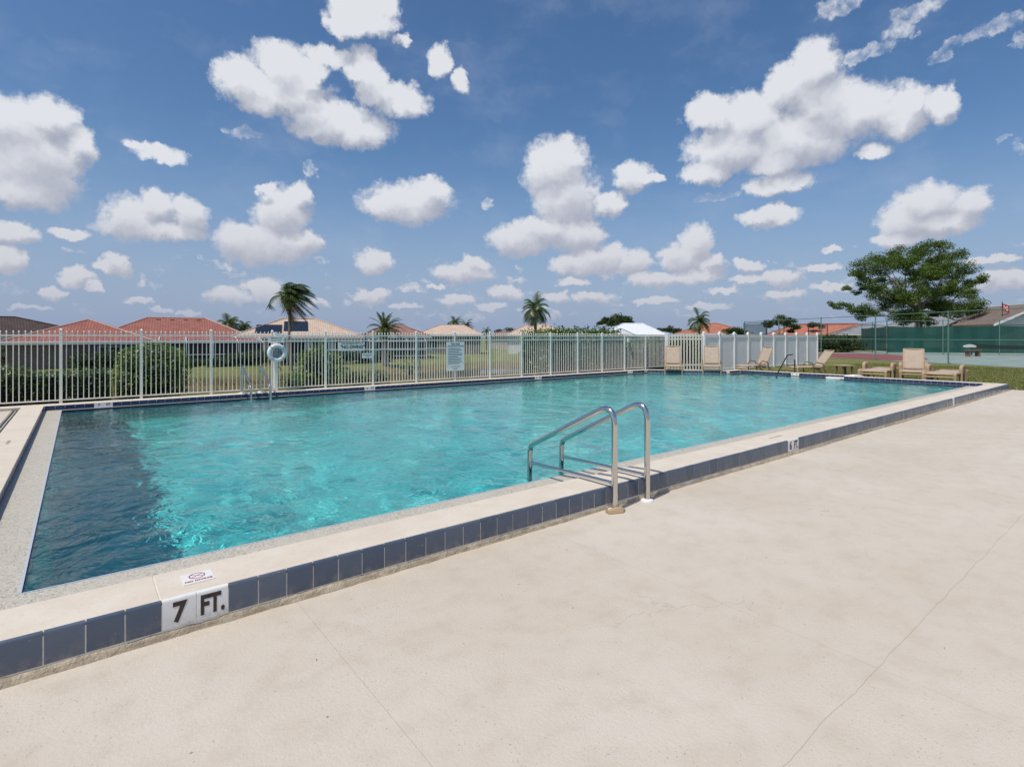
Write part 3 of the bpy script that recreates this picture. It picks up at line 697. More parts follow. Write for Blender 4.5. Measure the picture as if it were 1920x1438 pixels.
# signs on the fence
sg = tag(empty('warning_sign', (5.86, FY - .035, 1.32)), 'long white sign reading POOL MAXIMUM DEPTH 7 FT NO DIVING', 'sign')
MB().box(-.38, .38, -.005, .005, -.145, .085).build('board', M['sign'], sg)
text('"NO DIVING"', .125, M['ink_black'], sg, (.03, -.0062, -.045), (R(90), 0, 0), .004, .92)
text('POOL MAXIMUM DEPTH 7 FT', .048, M['ink_black'], sg, (.02, -.0062, .052), (R(90), 0, 0), .0012, 1.0)
sg = tag(empty('small_sign', (6.32, FY - .035, 1.03)), 'small white notice below the NO DIVING sign', 'sign')
MB().box(-.155, .155, -.004, .004, -.07, .07).build('board', M['sign'], sg)
text('NO LIFEGUARD', .042, M['ink_grey'], sg, (0, -.0052, .025), (R(90), 0, 0), .0008, .9); text('ON DUTY', .035, M['ink_grey'], sg, (0, -.0052, -.025), (R(90), 0, 0), .0006, .9)
sg = tag(empty('rules_sign', (9.22, FY - .045, 1.0)), 'tall white pool rules sign with fine print on a fence post', 'sign')
MB().box(-.325, .325, -.005, .005, -.50, .40).build('board', M['sign'], sg)
text('POOL RULES', .062, M['ink_black'], sg, (0, -.0062, .33), (R(90), 0, 0), .002, .9); text('POOL OPEN DAWN TO DUSK ONLY', .040, M['ink_black'], sg, (.02, -.0062, .265), (R(90), 0, 0), .0016, .92)
for k, wd in enumerate((.22, .25, .20, .26, .26, .18, .25, .23, .26, .21)):
    z = .19 - k * .052
    MB().box(-.27, -.27 + 2 * wd, -.0064, -.0056, z - .010, z + .010).build('text_line', M['ink_grey'], sg)
text('NO GLASS IN POOL AREA', .034, M['ink_grey'], sg, (0, -.0062, -.37), (R(90), 0, 0), .0006, .9); text('NO PETS', .045, M['ink_black'], sg, (0, -.0062, -.44), (R(90), 0, 0), .0008, .9)
lt = tag(empty('gate_latch', (17.6, FY - .03, 1.42)), 'small white latch box on the fence near the corner', 'latch'); MB().cbox((0, 0, 0), (.09, .05, .17)).build('box', M['white_metal'], lt); MB().cbox((0, -.03, -.03), (.03, .015, .06)).build('lever', M['steel'], lt)
# ring buoy station
st = tag(empty('lifebuoy_post', (3.86, 14.30, TZ)), 'white square post carrying the ring buoy and a small sign', 'post')
o = MB().box(-.042, .042, -.04, .04, 0, 1.47).build('post', M['white_metal'], st); bevel(o, .006); MB().box(-.06, .24, -.03, .0, 1.385, 1.415).build('arm', M['vinyl'], st)
b = MB().box(-.19, .19, -.052, -.042, 1.21, 1.37).build('sign_plate', M['sign'], st); text('EMERGENCY USE', .036, M['ink_grey'], b, (0, -.0535, 1.325), (R(90), 0, 0), .0008, .95); text('LIFE RING ONLY', .036, M['ink_grey'], b, (0, -.0535, 1.265), (R(90), 0, 0), .0008, .95)
MB().tube([(.055, -.01, .60), (.10, -.05, .58), (.11, -.05, .50)], .014, 8).build('hook', M['tan_dark'], st); 
rb = tag(empty('ring_buoy', (3.86, 14.19, 1.155)), 'white ring buoy with grey rope hanging on its post', 'lifebuoy')
tor = MB(); tor.tube([(.178 * math.cos(a), 0, .178 * math.sin(a)) for a in [2 * math.pi * k / 40 for k in range(41)]], .056, 14, False); tor.build('ring', M['ring'], rb, smooth=True, ang_=180)
for k in range(4):
    a = R(45 + 90 * k); c = Vector((.178 * math.cos(a), 0, .178 * math.sin(a))); q = []
    for j in range(13):
        p = 2 * math.pi * j / 12; rr = .0585; q.append(c + Vector((math.cos(a), 0, math.sin(a))) * rr * math.cos(p) + Vector((0, 1, 0)) * rr * math.sin(p))
    MB().tube(q, .011, 6, False).build('strap', M['rope'], rb, smooth=True, ang_=180)
rp = MB()
for k in range(5):
    rp.tube([(.02 * k - .05 + (.035 + .008 * k) * math.cos(a), .012 - .004 * k, -.02 + .010 * k + (.10 + .006 * k) * math.sin(a)) for a in [2 * math.pi * j / 20 for j in range(21)]], .009, 6, False)
rp.build('rope_coil', M['rope'], rb, smooth=True, ang_=180)

# ------------------------------------------------------------------ grab rails
def grab_rail(name, label, xs_, yp, yw, ztop, sgn, group=None):
    r = tag(empty(name, (sum(xs_) / 2, yp, 0 if sgn > 0 else TZ)), label, 'handrail', group); zb = r.location.z
    for x in xs_:
        X_ = x - r.location.x; yy = (yw - yp)
        pts = [(X_, 0, .0), (X_, 0, ztop - zb), (X_, yy - .02 * sgn, .40 - zb), (X_, yy, -.45 - zb)]
        pts = fillet([pts[0], pts[1], pts[2], pts[3]], .135, 9)
        p = MB(); p.tube(pts, .0275, 16); rail = p.build('rail', M['steel'], r, smooth=True, ang_=60)
        lb = MB().tube([(X_, .004 * sgn, .243 - zb), (X_, yy * .98, .222 - zb)], .0165, 12).build('lower_bar', M['steel'], r, smooth=True, ang_=60)
        fl = MB(); fl.tube([(X_, 0, .0), (X_, 0, .012), (X_, 0, .022)], [.062, .058, .034], 20); fl.build('flange', M['ring'], r, smooth=True, ang_=30)
    return r
gr = grab_rail('grab_rail', 'pair of stainless steel grab rails over the near coping', (3.745, 4.21), 3.218, 4.40, .965, 1)
MB().tube([(-.35, -.015, .006), (-.22, -.055, .008), (-.17, -.05, .006)], [.03, .045, .02], 8).build('broken_flange', M['tan'], gr, smooth=True)
grab_rail('pool_ladder_rail', 'pair of stainless ladder rails at the far pool edge below the ring buoy', (3.09, 3.51), 14.33, 13.42, .90, -1)
hr = tag(empty('step_handrail', (21.32, 9.43, TZ)), 'dark bronze handrail over the shallow end steps', 'handrail')
MB().tube(fillet([(0, 0, 0), (0, 0, .50)], .1), .022, 10).build('deck_post', M['bronze'], hr, smooth=True)
MB().tube(fillet([(-.06, .05, .685), (-.50, .05, .67), (-1.35, .05, -.05), (-1.45, .05, -.7)], .18, 8), .021, 10).build('rail', M['bronze'], hr, smooth=True)
MB().tube([(0, 0, .30), (-.30, .03, .28), (-.9, .05, .33)], .013, 8).build('lower_bar', M['bronze'], hr, smooth=True)

# ------------------------------------------------------------------ fences on the right
def seg_frame(p0, p1): 
    v = Vector((p1[0] - p0[0], p1[1] - p0[1], 0)); return v.length, math.atan2(v.y, v.x)
A = (20.13, 14.42); B = W(1319.5, 24.15)
L, rz = seg_frame(A, B)
pf = tag(empty('vinyl_picket_gate', (*A, .02), rz), 'cream picket fence section with wide pickets behind the first lounge chair', 'fence')
for x in (0.06, L): MB().box(x - .05, x + .05, -.05, .05, 0, 1.72).build('post', M['vinyl'], pf)
for z in (.30, 1.44, 1.58): MB().box(.06, L, -.02, .02, z - .035, z + .035).build('rail', M['cream_vinyl'], pf)
wp = MB().box(-.032, .032, -.038, -.021, .08, 1.62); wp.add([(-.032, -.038, 1.62), (.032, -.038, 1.62), (.032, -.021, 1.62), (-.032, -.021, 1.62), (0, -.038, 1.675), (0, -.021, 1.675)], [(0, 1, 4), (2, 3, 5), (1, 2, 5, 4), (3, 0, 4, 5)])
wp = wp.mesh('picket', M['cream_vinyl'])
for k in range(12): link('picket', wp, pf, (.17 + (L - .28) * k / 11.0, 0, 0))
wpx = [1319.5, 1351, 1380, 1406, 1429, 1451, 1472.5, 1492, 1511, 1531]
E = W(1532, 30.95); L, rz = seg_frame(B, E)
vf = tag(empty('privacy_fence', (*B, 0), rz), 'solid white vinyl privacy fence behind the lounge chairs', 'fence')
cap_v = [(-.062, -.062, 1.74), (.062, -.062, 1.74), (.062, .062, 1.74), (-.062, .062, 1.74), (0, 0, 1.80)]
vp = MB().box(-.05, .05, -.05, .05, 0, 1.74).add(cap_v, [(3, 2, 1, 0), (0, 1, 4), (1, 2, 4), (2, 3, 4), (3, 0, 4)]).mesh('post', M['vinyl'])
npan = 9; pw = L / npan
pb = MB()
for k in range(8): pb.box(.05 + (pw - .1) * k / 8 + .004, .05 + (pw - .1) * (k + 1) / 8 - .004, -.012, .012, .10, 1.52)
pb.box(.05, pw - .05, -.006, .006, .10, 1.52)
pan = pb.mesh('panel', M['vinyl']); rl = MB().box(.05, pw - .05, -.03, .03, 1.52, 1.66).mesh('top_rail', M['vinyl']); rl2 = MB().box(.05, pw - .05, -.026, .026, .04, .10).mesh('bottom_rail', M['vinyl'])
for k in range(npan + 1):
    link('post', vp, vf, (k * pw, 0, 0))
    if k < npan:
        for nm, me in (('panel', pan), ('top_rail', rl), ('bottom_rail', rl2)): link(nm, me, vf, (k * pw, 0, 0))

# ------------------------------------------------------------------ lounge furniture
def lounge(label, loc, yaw, back, wdt=.74, chunky=True):
    r = tag(empty('lounge_chair', loc, R(yaw)), label, 'lounge chair', 'tan lounge chairs on the lawn by the shallow end'); hw = wdt / 2
    rad = .042 if chunky else .022
    for s in (-1, 1):
        y = s * hw
        o = MB().tube(fillet([(.06, y, 0), (.06, y, .37), (1.02, y, .37)], .06, 5), rad, 8).build('side_rail', M['tan'], r, smooth=True)
        if chunky:
            o = MB().tube(fillet([(.62, y * 1.06, 0), (.62, y * 1.06, .60), (.98, y * 1.06, .60), (1.08, y * 1.06, 0)], .12, 6), .052, 8).build('arm_frame', M['tan'], r, smooth=True)
        else:
            MB().tube(fillet([(.72, y * 1.05, .0), (.66, y * 1.05, .42), (.78, y * 1.05, .56), (1.08, y * 1.05, .50), (1.16, y * 1.05, 0)], .09, 6), .02, 8).build('arm_frame', M['tan_dark'], r, smooth=True)
        MB().tube([(1.10, y * .9, .36), (1.55, y * .9, 0)], .022, 6).build('rear_leg', M['tan'], r, smooth=True)
    for x, z in ((.06, .25), (.06, .34), (1.0, .30)): MB().tube([(x, -hw, z), (x, hw, z)], .026, 8).build('crossbar', M['tan'], r, smooth=True)
    s1 = MB()
    def sheet(mb, p0, p1, w_, sag):
        vs, fs = [], []
        p0, p1 = Vector(p0), Vector(p1); n_ = 8; nn = (p1 - p0).normalized(); up = Vector((-nn.z, 0, nn.x))
        for i in range(n_ + 1):
            for j in range(n_ + 1):
                u, v = i / n_, j / n_; q = p0 + (p1 - p0) * u - up * sag * (1 - (2 * v - 1) ** 2); vs.append((q.x, (v - .5) * w_, q.z))
        for i in range(n_):
            for j in range(n_): a = i * (n_ + 1) + j; fs.append((a, a + n_ + 1, a + n_ + 2, a + 1))
        return mb.add(vs, fs)
    o = sheet(MB(), (.08, 0, .385), (1.04, 0, .385), wdt - .06, .02).build('seat', M['sling'], r, smooth=True); o.modifiers.new('t', 'SOLIDIFY').thickness = .012
    c, s_ = math.cos(R(back)), math.sin(R(back)); e = (1.05 + .80 * c, 0, .385 + .80 * s_)
    o = sheet(MB(), (1.05, 0, .385), e, wdt - .10, .015).build('backrest', M['sling'], r, smooth=True); o.modifiers.new('t', 'SOLIDIFY').thickness = .012
    bf = MB()
    for s in (-1, 1): bf.tube([(1.05, s * (hw - .05), .38), (e[0], s * (hw - .05), e[2])], .018, 6)
    bf.tube([(e[0], -hw + .05, e[2]), (e[0], hw - .05, e[2])], .018, 6); bf.build('back_frame', M['tan'], r, smooth=True)
    return r
lounge('tan lounge chair with raised back in front of the cream picket fence', (*W(1263, 21.7), .03), 36, 70, .66, False)
lounge('tan lounge chair with raised back at the start of the white privacy fence', (*W(1335, 21.7), .03), 32, 70, .68, False)
lounge('tan lounge chair turned sideways at the middle of the privacy fence', (*W(1388, 22.4), .01), -22, 66, .66, False)
lounge('reclined tan lounge chair in profile beside the bronze step handrail', (*W(1484, 21.3), .01), -36, 52, .66, False)
lounge('flat tan lounge chair with chunky arms beside the small side table', (21.78, 7.02, .0), 1, 2, .82)
lounge('tan lounge chair with raised back between the two flat ones', (22.5, 6.0, .0), 14, 66, .70)
lounge('flat tan lounge chair nearest to the pool corner', (21.75, 5.12, .0), -1, 2, .84)
tb = tag(empty('side_table', (*W(1583, 20.7), 0), R(-30)), 'small tan side table on the grass between lounge chairs', 'side table')
o = MB().box(-.26, .26, -.24, .24, .44, .48).build('table_top', M['tan'], tb); bevel(o, .015)
for x, y in ((-.2, -.18), (.2, -.18), (.2, .18), (-.2, .18)): MB().tube([(x, y, 0), (x * .9, y * .9, .44)], .035, 8).build('leg', M['tan_dark'], tb, smooth=True)

# ------------------------------------------------------------------ tennis court
def L2(lat, d): return (CA * lat + SA * d, -SA * lat + CA * d)
def court_pt(d, off=0): return L2(24.44 - .128 * (d - 36.5) + .992 * off, d + .127 * off)
cm = MB(); pts = [court_pt(22), court_pt(22, 32), court_pt(58, 32), court_pt(55)]
cm.add([(x, y, .010) for x, y in pts], [(0, 1, 2, 3)])
court = tag(cm.build('tennis_court', M['court_green']), 'grey-green tennis court surface behind the lounge chairs', 'tennis court', kind='structure')
rm = MB(); rm.add([(*court_pt(35.6, .3), .016), (*court_pt(36.5, 4.0), .016), (*court_pt(41.5, 8.5), .016), (*court_pt(49, 10.5), .016), (*court_pt(54, .3), .016)], [(0, 1, 2, 3, 4)]); rm.build('red_margin', M['court_red'], court)
for a, b in (((34.0, 2.5), (34.0, 24)), ((39.5, 5), (39.5, 24))):
    p, q = court_pt(*a), court_pt(*b); v = (Vector(q) - Vector(p)).normalized() * .03; n_ = Vector((-v.y, v.x))
    MB().add([(p[0] - n_.x, p[1] - n_.y, .022), (q[0] - n_.x, q[1] - n_.y, .022), (q[0] + n_.x, q[1] + n_.y, .022), (p[0] + n_.x, p[1] + n_.y, .022)], [(0, 1, 2, 3)]).build('court_line', M['sign'], court)
def pipe_fence(name, label, pts, h, rails, m, r=.035, screen=None, sm=None, group=None, open_=()):
    o = tag(empty(name, (*pts[0], 0)), label, 'fence', group); b = Vector((*pts[0], 0))
    loc = [Vector((*p, 0)) - b for p in pts]
    for p in loc:
        MB().tube([p, p + Vector((0, 0, h + .06))], r, 8).build('post', m, o, smooth=True)
    for i, (p, q) in enumerate(zip(loc, loc[1:])):
        for z in rails: MB().tube([p + Vector((0, 0, z)), q + Vector((0, 0, z))], r * .62, 6).build('rail', m, o, smooth=True)
        if screen:
            z0, z1 = screen; t = (q - p).normalized(); nn = Vector((-t.y, t.x, 0)) * .05; vs, fs = [], []; K = 16
            for k in range(K + 1):
                c = p + (q - p) * k / K + nn * (1 + 1.0 * math.sin(k * 1.3 + i)); sg_ = .06 * math.sin(math.pi * k / K)
                vs += [tuple(c + Vector((0, 0, z0))), tuple(c + Vector((0, 0, z1 - sg_)))]
            for k in range(K): fs.append((2 * k, 2 * k + 2, 2 * k + 3, 2 * k + 1))
            MB().add(vs, fs).build('windscreen', sm, o)
    return o
pipe_fence('chain_link_fence', 'tall pale green pipe fence along the near side of the court', [court_pt(d) for d in (20.8, 26, 31.25, 36.5, 41.75, 47, 52.3)], 3.0, (3.0, 1.39), M['green_metal'], .040)
P1 = W(1663, 49)
pipe_fence('chain_link_fence', 'green windscreen fence at the back of the court', [P1, W(1768, 47.9), W(1874, 46.8), W(1990, 45.6), W(2120, 44.2)], 3.0, (3.0,), M['green_metal'], .038, (.16, 2.52), M['windscreen'])
pipe_fence('chain_link_fence', 'green windscreen fence receding behind the pine', [P1, W(1636, 54.5), W(1616, 60)], 3.0, (3.0,), M['green_metal'], .038, (.25, 2.50), M['windscreen'])
pipe_fence('chain_link_fence', 'dark mesh fence corner beyond the privacy fence', [W(1395, 56.5), W(1437, 51.0)], 2.95, (2.95,), M['black_metal'], .05, (.3, 2.9), M['windscreen_thin'])
pipe_fence('chain_link_fence', 'dark pipe fence in front of the red-roofed house', [W(1470, 66), W(1516, 63), W(1551, 61), W(1640, 60)], 2.95, (2.95,), M['black_metal'], .05)
bn = tag(empty('court_bench', (*W(1819, 43.5), .01), R(-30)), 'white oval-backed bench on the tennis court', 'bench')
bk = MB(); K = 20
ring = [(.60 * math.cos(R(t)), .78 + .12 * math.sin(R(t)) + .06 * (1 - abs(math.cos(R(t))))) for t in np.linspace(-180, 180, K, endpoint=False)]
bk.add([(x, -.05 + .12 * x * x, z) for x, z in ring] + [(x, .02 + .12 * x * x, z) for x, z in ring], [tuple(range(K)), tuple(reversed(range(K, 2 * K)))] + [((i + 1) % K, i, i + K, (i + 1) % K + K) for i in range(K)]); bk.build('backrest', M['ring'], bn, smooth=True, ang_=50)
o = MB().box(-.62, .62, -.42, -.02, .42, .50).build('seat', M['tan_dark'], bn); bevel(o, .03)
for x in (-.45, .45): o = MB().box(x - .07, x + .07, -.38, -.04, 0, .42).build('leg', M['tan_dark'], bn)
nt = tag(empty('tennis_net', (*W(1822, 46.3), 0)), 'low dark tennis net in front of the green windscreen', 'net')
q0, q1 = Vector((*W(1822, 46.3), 0)), Vector((*W(2060, 42.0), 0)); dv = q1 - q0
for t in (0, 1): MB().tube([dv * t, dv * t + Vector((0, 0, 1.05))], .045, 8).build('post', M['black_metal'], nt, smooth=True)
vs = []; 
for k in range(13): u = k / 12; c = dv * u; z = .98 - .16 * math.sin(math.pi * u); vs += [(c.x, c.y, .62 - .1 * math.sin(math.pi * u)), (c.x, c.y, z)]
MB().add(vs, [(2 * k, 2 * k + 2, 2 * k + 3, 2 * k + 1) for k in range(12)]).build('net', M['net'], nt)

# ------------------------------------------------------------------ houses
def house(label, px, d, w, dep, eave_h, rise, ridge, roofm, wallm, yaw=0, wing=None, zg=None, capm=None, windows=(), door=None, cage=None, solar=None, over=.55, gable=False):
    x, y = W(px, d); zg = h1(x, y) if zg is None else zg
    rz = math.atan2(x, y); r = tag(empty('house', (x, y, zg), -rz + R(yaw)), label, 'house')
    hw, hd = w / 2 - over, dep / 2 - over
    MB().box(-hw, hw, -hd, hd, -.6, eave_h - .03).build('wall', wallm, r)
    def hip(w_, d_, rise_, ridge_, cx_, cy_, z_, yaxis=False):
        a, b = w_ / 2, d_ / 2
        top = [(cx_ - ridge_ / 2, cy_, z_ + rise_), (cx_ + ridge_ / 2, cy_, z_ + rise_)] if not yaxis else [(cx_, cy_ - ridge_ / 2, z_ + rise_), (cx_, cy_ + ridge_ / 2, z_ + rise_)]
        e = [(cx_ - a, cy_ - b, z_), (cx_ + a, cy_ - b, z_), (cx_ + a, cy_ + b, z_), (cx_ - a, cy_ + b, z_)]
        if not yaxis: fs = [(0, 1, 5, 4), (2, 3, 4, 5), (1, 2, 5), (3, 0, 4), (3, 2, 1, 0)]; hips = [(0, 4), (1, 5), (2, 5), (3, 4), (4, 5)]
        else: fs = [(0, 1, 4), (1, 2, 5, 4), (2, 3, 5), (3, 0, 4, 5), (3, 2, 1, 0)]; hips = [(0, 4), (1, 4), (2, 5), (3, 5), (4, 5)]
        v = e + top; o = MB().add(v, fs).build('roof', roofm, r)
        cm_ = MB()
        for i, j in hips:
            p, q = Vector(v[i]), Vector(v[j])
            if (q - p).length > .05: cm_.tube([p + Vector((0, 0, .03)), q + Vector((0, 0, .03))], .085, 6)
        cm_.build('ridge_cap', capm or roofm, o, smooth=True)
        f = MB()
        f.box(cx_ - a + .02, cx_ + a - .02, cy_ - b + .02, cy_ - b + .06, z_ - .20, z_ - .004); f.box(cx_ - a + .02, cx_ + a - .02, cy_ + b - .06, cy_ + b - .02, z_ - .20, z_ - .004)
        f.box(cx_ - a + .02, cx_ - a + .06, cy_ - b + .07, cy_ + b - .07, z_ - .20, z_ - .004); f.box(cx_ + a - .06, cx_ + a - .02, cy_ - b + .07, cy_ + b - .07, z_ - .20, z_ - .004)
        f.build('fascia', M['fascia'], o)
        return o
    if gable:
        a, b = w / 2, dep / 2; v = [(-a, -b, eave_h), (a, -b, eave_h), (a, b, eave_h), (-a, b, eave_h), (0, -b, eave_h + rise), (0, b, eave_h + rise)]
        o = MB().add(v + [(p[0] * .999, p[1], p[2] - .16) for p in v], [(0, 4, 5, 3), (1, 2, 5, 4), (6, 9, 11, 10), (7, 10, 11, 8), (0, 6, 10, 4), (4, 10, 7, 1), (3, 5, 11, 9), (5, 2, 8, 11), (0, 3, 9, 6), (1, 7, 8, 2)]).build('roof', roofm, r)
        MB().add([(-hw, -hd, eave_h - .16), (hw, -hd, eave_h - .16), (0, -hd, eave_h + rise - .45)], [(0, 1, 2)]).build('gable_wall', wallm, r)
        f = MB(); f.add([(-a, -b - .02, eave_h + .01), (-a, -b - .02, eave_h - .22), (0, -b - .02, eave_h + rise - .23), (0, -b - .02, eave_h + rise + .01)], [(0, 1, 2, 3)]); f.add([(a, -b - .02, eave_h + .01), (0, -b - .02, eave_h + rise + .01), (0, -b - .02, eave_h + rise - .23), (a, -b - .02, eave_h - .22)], [(0, 1, 2, 3)])
        fo = f.build('fascia', M['fascia'], o); fo.modifiers.new('t', 'SOLIDIFY').thickness = .04
    else: main = hip(w, dep, rise, ridge, 0, 0, eave_h)
    if wing:
        wx, wy, ww, wd, wr, wl, wya = wing
        MB().box(wx - ww / 2 + over, wx + ww / 2 - over, wy - wd / 2 + over, wy + wd / 2 - over, -.6, eave_h - .05).build('wall', wallm, r)
        hip(ww, wd, wr, wl, wx, wy, eave_h - .02, wya)
    for (x0, x1, z0, z1, fy) in windows:
        yf = -hd + fy
        wn = MB(); t = .06
        wn.box(x0 - t, x1 + t, yf - .05, yf - .004, z1, z1 + t); wn.box(x0 - t, x1 + t, yf - .05, yf - .004, z0 - t, z0); wn.box(x0 - t, x0, yf - .05, yf - .004, z0, z1); wn.box(x1, x1 + t, yf - .05, yf - .004, z0, z1); wn.box((x0 + x1) / 2 - .025, (x0 + x1) / 2 + .025, yf - .045, yf - .004, z0, z1)
        o = wn.build('window', M['fascia'], r); MB().box(x0, x1, yf - .03, yf - .006, z0, z1).build('pane', M['glass'], o)
    if cage:
        x0, x1, cd, zt = cage; yf = -hd - cd; k = max(2, int((x1 - x0) / 2.1))
        fr = MB(); sc_ = MB()
        for i in range(k + 1):
            xx_ = x0 + (x1 - x0) * i / k; fr.box(xx_ - .04, xx_ + .04, yf - .04, yf + .04, 0, zt); fr.tube([(xx_, yf, zt), (xx_, -hd + .4, zt + .55)], .05, 6)
        for z in (.45, 1.2, zt): fr.box(x0, x1, yf - .035, yf + .035, z - .035, z + .035)
        sc_.box(x0, x1, yf - .004, yf + .004, .03, zt); 
        c_ = fr.build('lanai_frame', M['fascia'], r); sc_.build('lanai_screen', M['cage_screen'], c_)
    if solar:
        for (u0, u1, v0, v1) in solar:      # on the front slope, u across, v up the slope
            sl = dep / 2 - 0; P = lambda u, v: (u, -dep / 2 + v * dep / 2 - .05, eave_h + v * rise + .07)
            MB().add([P(u0, v0), P(u1, v0), P(u1, v1), P(u0, v1)], [(0, 1, 2, 3)]).build('solar_panel', M['solar'], r).modifiers.new('t', 'SOLIDIFY').thickness = .04
    if door: x0, x1 = door; MB().box(x0, x1, -hd - .03, -hd - .004, 0, 2.05).build('door', M['stucco_d'], r)
    return r
house('low house with dark brown tiled hip roof at the edge of the lawn', -25, 58, 19.5, 13, 2.85, 2.15, 4.5, M['roof_brown'], M['stucco_d'], 0, (7, -3, 8, 9, 1.5, .3, True), windows=((2, 3.4, .8, 2.0, -.02), (-6, -3, .2, 2.1, 0)), door=(6.2, 7.2))
hs = house('large house with salmon tiled hip roof and a screened lanai', 332, 60, 15.6, 13, 2.46, 2.55, 5.4, M['roof_red'], M['stucco_d'], 0, (-7.4, -3.0, 11.6, 10, 2.18, .3, True), capm=mat('pale_ridge_tiles', (.50, .32, .27), .85), windows=((-6.2, -4.6, .8, 2.0, -1.7), (-3.6, -2.2, .8, 2.0, -1.7), (4.5, 6.4, .7, 2.05, 0)), cage=(-1.5, 7.6, 3.2, 2.35))  # walls use darker stucco: shade under the eaves is put into the colour
for k in range(4): MB().box(-1.9 + k * 1.25, -1.5 + k * 1.25, -.75, -.35, 4.62, 4.84).build('roof_vent', M['stucco_d'], hs)
house('peach roofed house with dark solar panels behind the windblown palm', 562, 66, 14.2, 12, 2.78, 2.2, 3.6, M['roof_peach'], M['stucco_w'], 0, windows=((-5.4, -3.8, .9, 2.2, 0), (-3.2, -1.6, .9, 2.2, 0), (-1, .6, .9, 2.2, 0), (1.4, 3.0, .9, 2.2, 0), (3.8, 5.4, .9, 2.2, 0)), solar=((-4.6, -1.9, .18, .62), (-1.7, .9, .30, .82)))
house('small rose tiled roof behind the short date palm', 738, 75, 9.2, 9, 2.95, 1.55, 2.2, M['roof_rose'], M['stucco_d'], 6, cage=(-3.6, 3.6, 1.5, 2.3))
house('peach roofed house beyond the rules sign', 846, 95, 11.4, 10, 3.15, 1.72, 4.2, M['roof_peach'], M['stucco_d'], -4, windows=((-4, -2, .6, 2.2, 0), (0, 2.4, .6, 2.2, 0)))
house('far rose roof between the two peach roofs', 944, 130, 7, 7, 3.2, .9, 2.0, M['roof_rose'], M['stucco'], 0)
house('peach roofed house behind the palm and tall hedge', 1006, 95, 11, 10, 3.1, 1.85, 3.6, M['roof_peach'], M['stucco_w'], 4)
house('house with white metal roof beyond the tall hedge', 1186, 85, 9.4, 10, 3.0, 1.75, 2.9, M['roof_white'], M['stucco_w'], 2, (-1.9, -4.2, 4.2, 4, .95, 3.2, True), zg=-1.1, cage=(-.5, 4.6, 1.5, 2.6))
house('house with orange-red tiled roof behind the bushy palm', 1337, 95, 12.2, 10, 2.75, 1.75, 1.6, M['roof_orange'], M['stucco'], 0, zg=-.6)
house('red and orange tiled roof seen over the privacy fence', 1548, 98, 19, 12, 1.95, 1.95, 9.5, M['roof_orange'], M['stucco_w'], 0, (4.2, -4.5, 8, 6, 1.5, .6, True), zg=0, capm=M['roof_red'])
house('white walled house with grey roof behind the round shrub', 1632, 80, 9.5, 9, 2.0, 1.25, 2.5, M['roof_grey'], M['stucco_w'], 8, zg=0, windows=((-3.2, -2.2, .8, 1.8, 0),))
house('low pale grey roof behind the pine', 1775, 82, 18, 10, 2.2, 2.6, 9, M['roof_grey'], M['stucco_w'], -4, zg=0)
house('house with brown shingle gable and white fascia beyond the court', 1905, 60, 9.5, 8, 2.9, 2.2, 0, M['roof_tan'], M['stucco_w'], 34, zg=0, gable=True)

# ------------------------------------------------------------------ flag
fl = tag(empty('flag', (*W(1879, 58), 0)), 'red and white flag on a pole above the brown gable', 'flag')
MB().tube([(0, 0, 0), (0, 0, 5.35)], .03, 8).build('pole', M['black_metal'], fl, smooth=True)
fd = Vector((CA, -SA, 0)); vs, fs = [], []
for i in range(9):
    for j in range(6):
        u, v = i / 8, j / 5; p = fd * (u * .82) + Vector((SA, CA, 0)) * .10 * math.sin(u * 7) + Vector((0, 0, 5.25 - v * .78 - u * .50)); vs.append(tuple(p))
for i in range(8):
    for j in range(5): a = i * 6 + j; fs.append((a, a + 1, a + 7, a + 6))
MB().add(vs, fs).build('cloth', M['flag_red'], fl, smooth=True, ang_=180)
mk = MB()
for i in range(2, 6):
    for j in (1, 2, 3):
        if (i + j) % 2: a = i * 6 + j; mk.add([tuple(Vector(vs[k]) - Vector((SA, CA, 0)) * .02) for k in (a, a + 1, a + 7, a + 6)], [(0, 1, 2, 3)])
mk.build('print', M['flag_white'], fl)

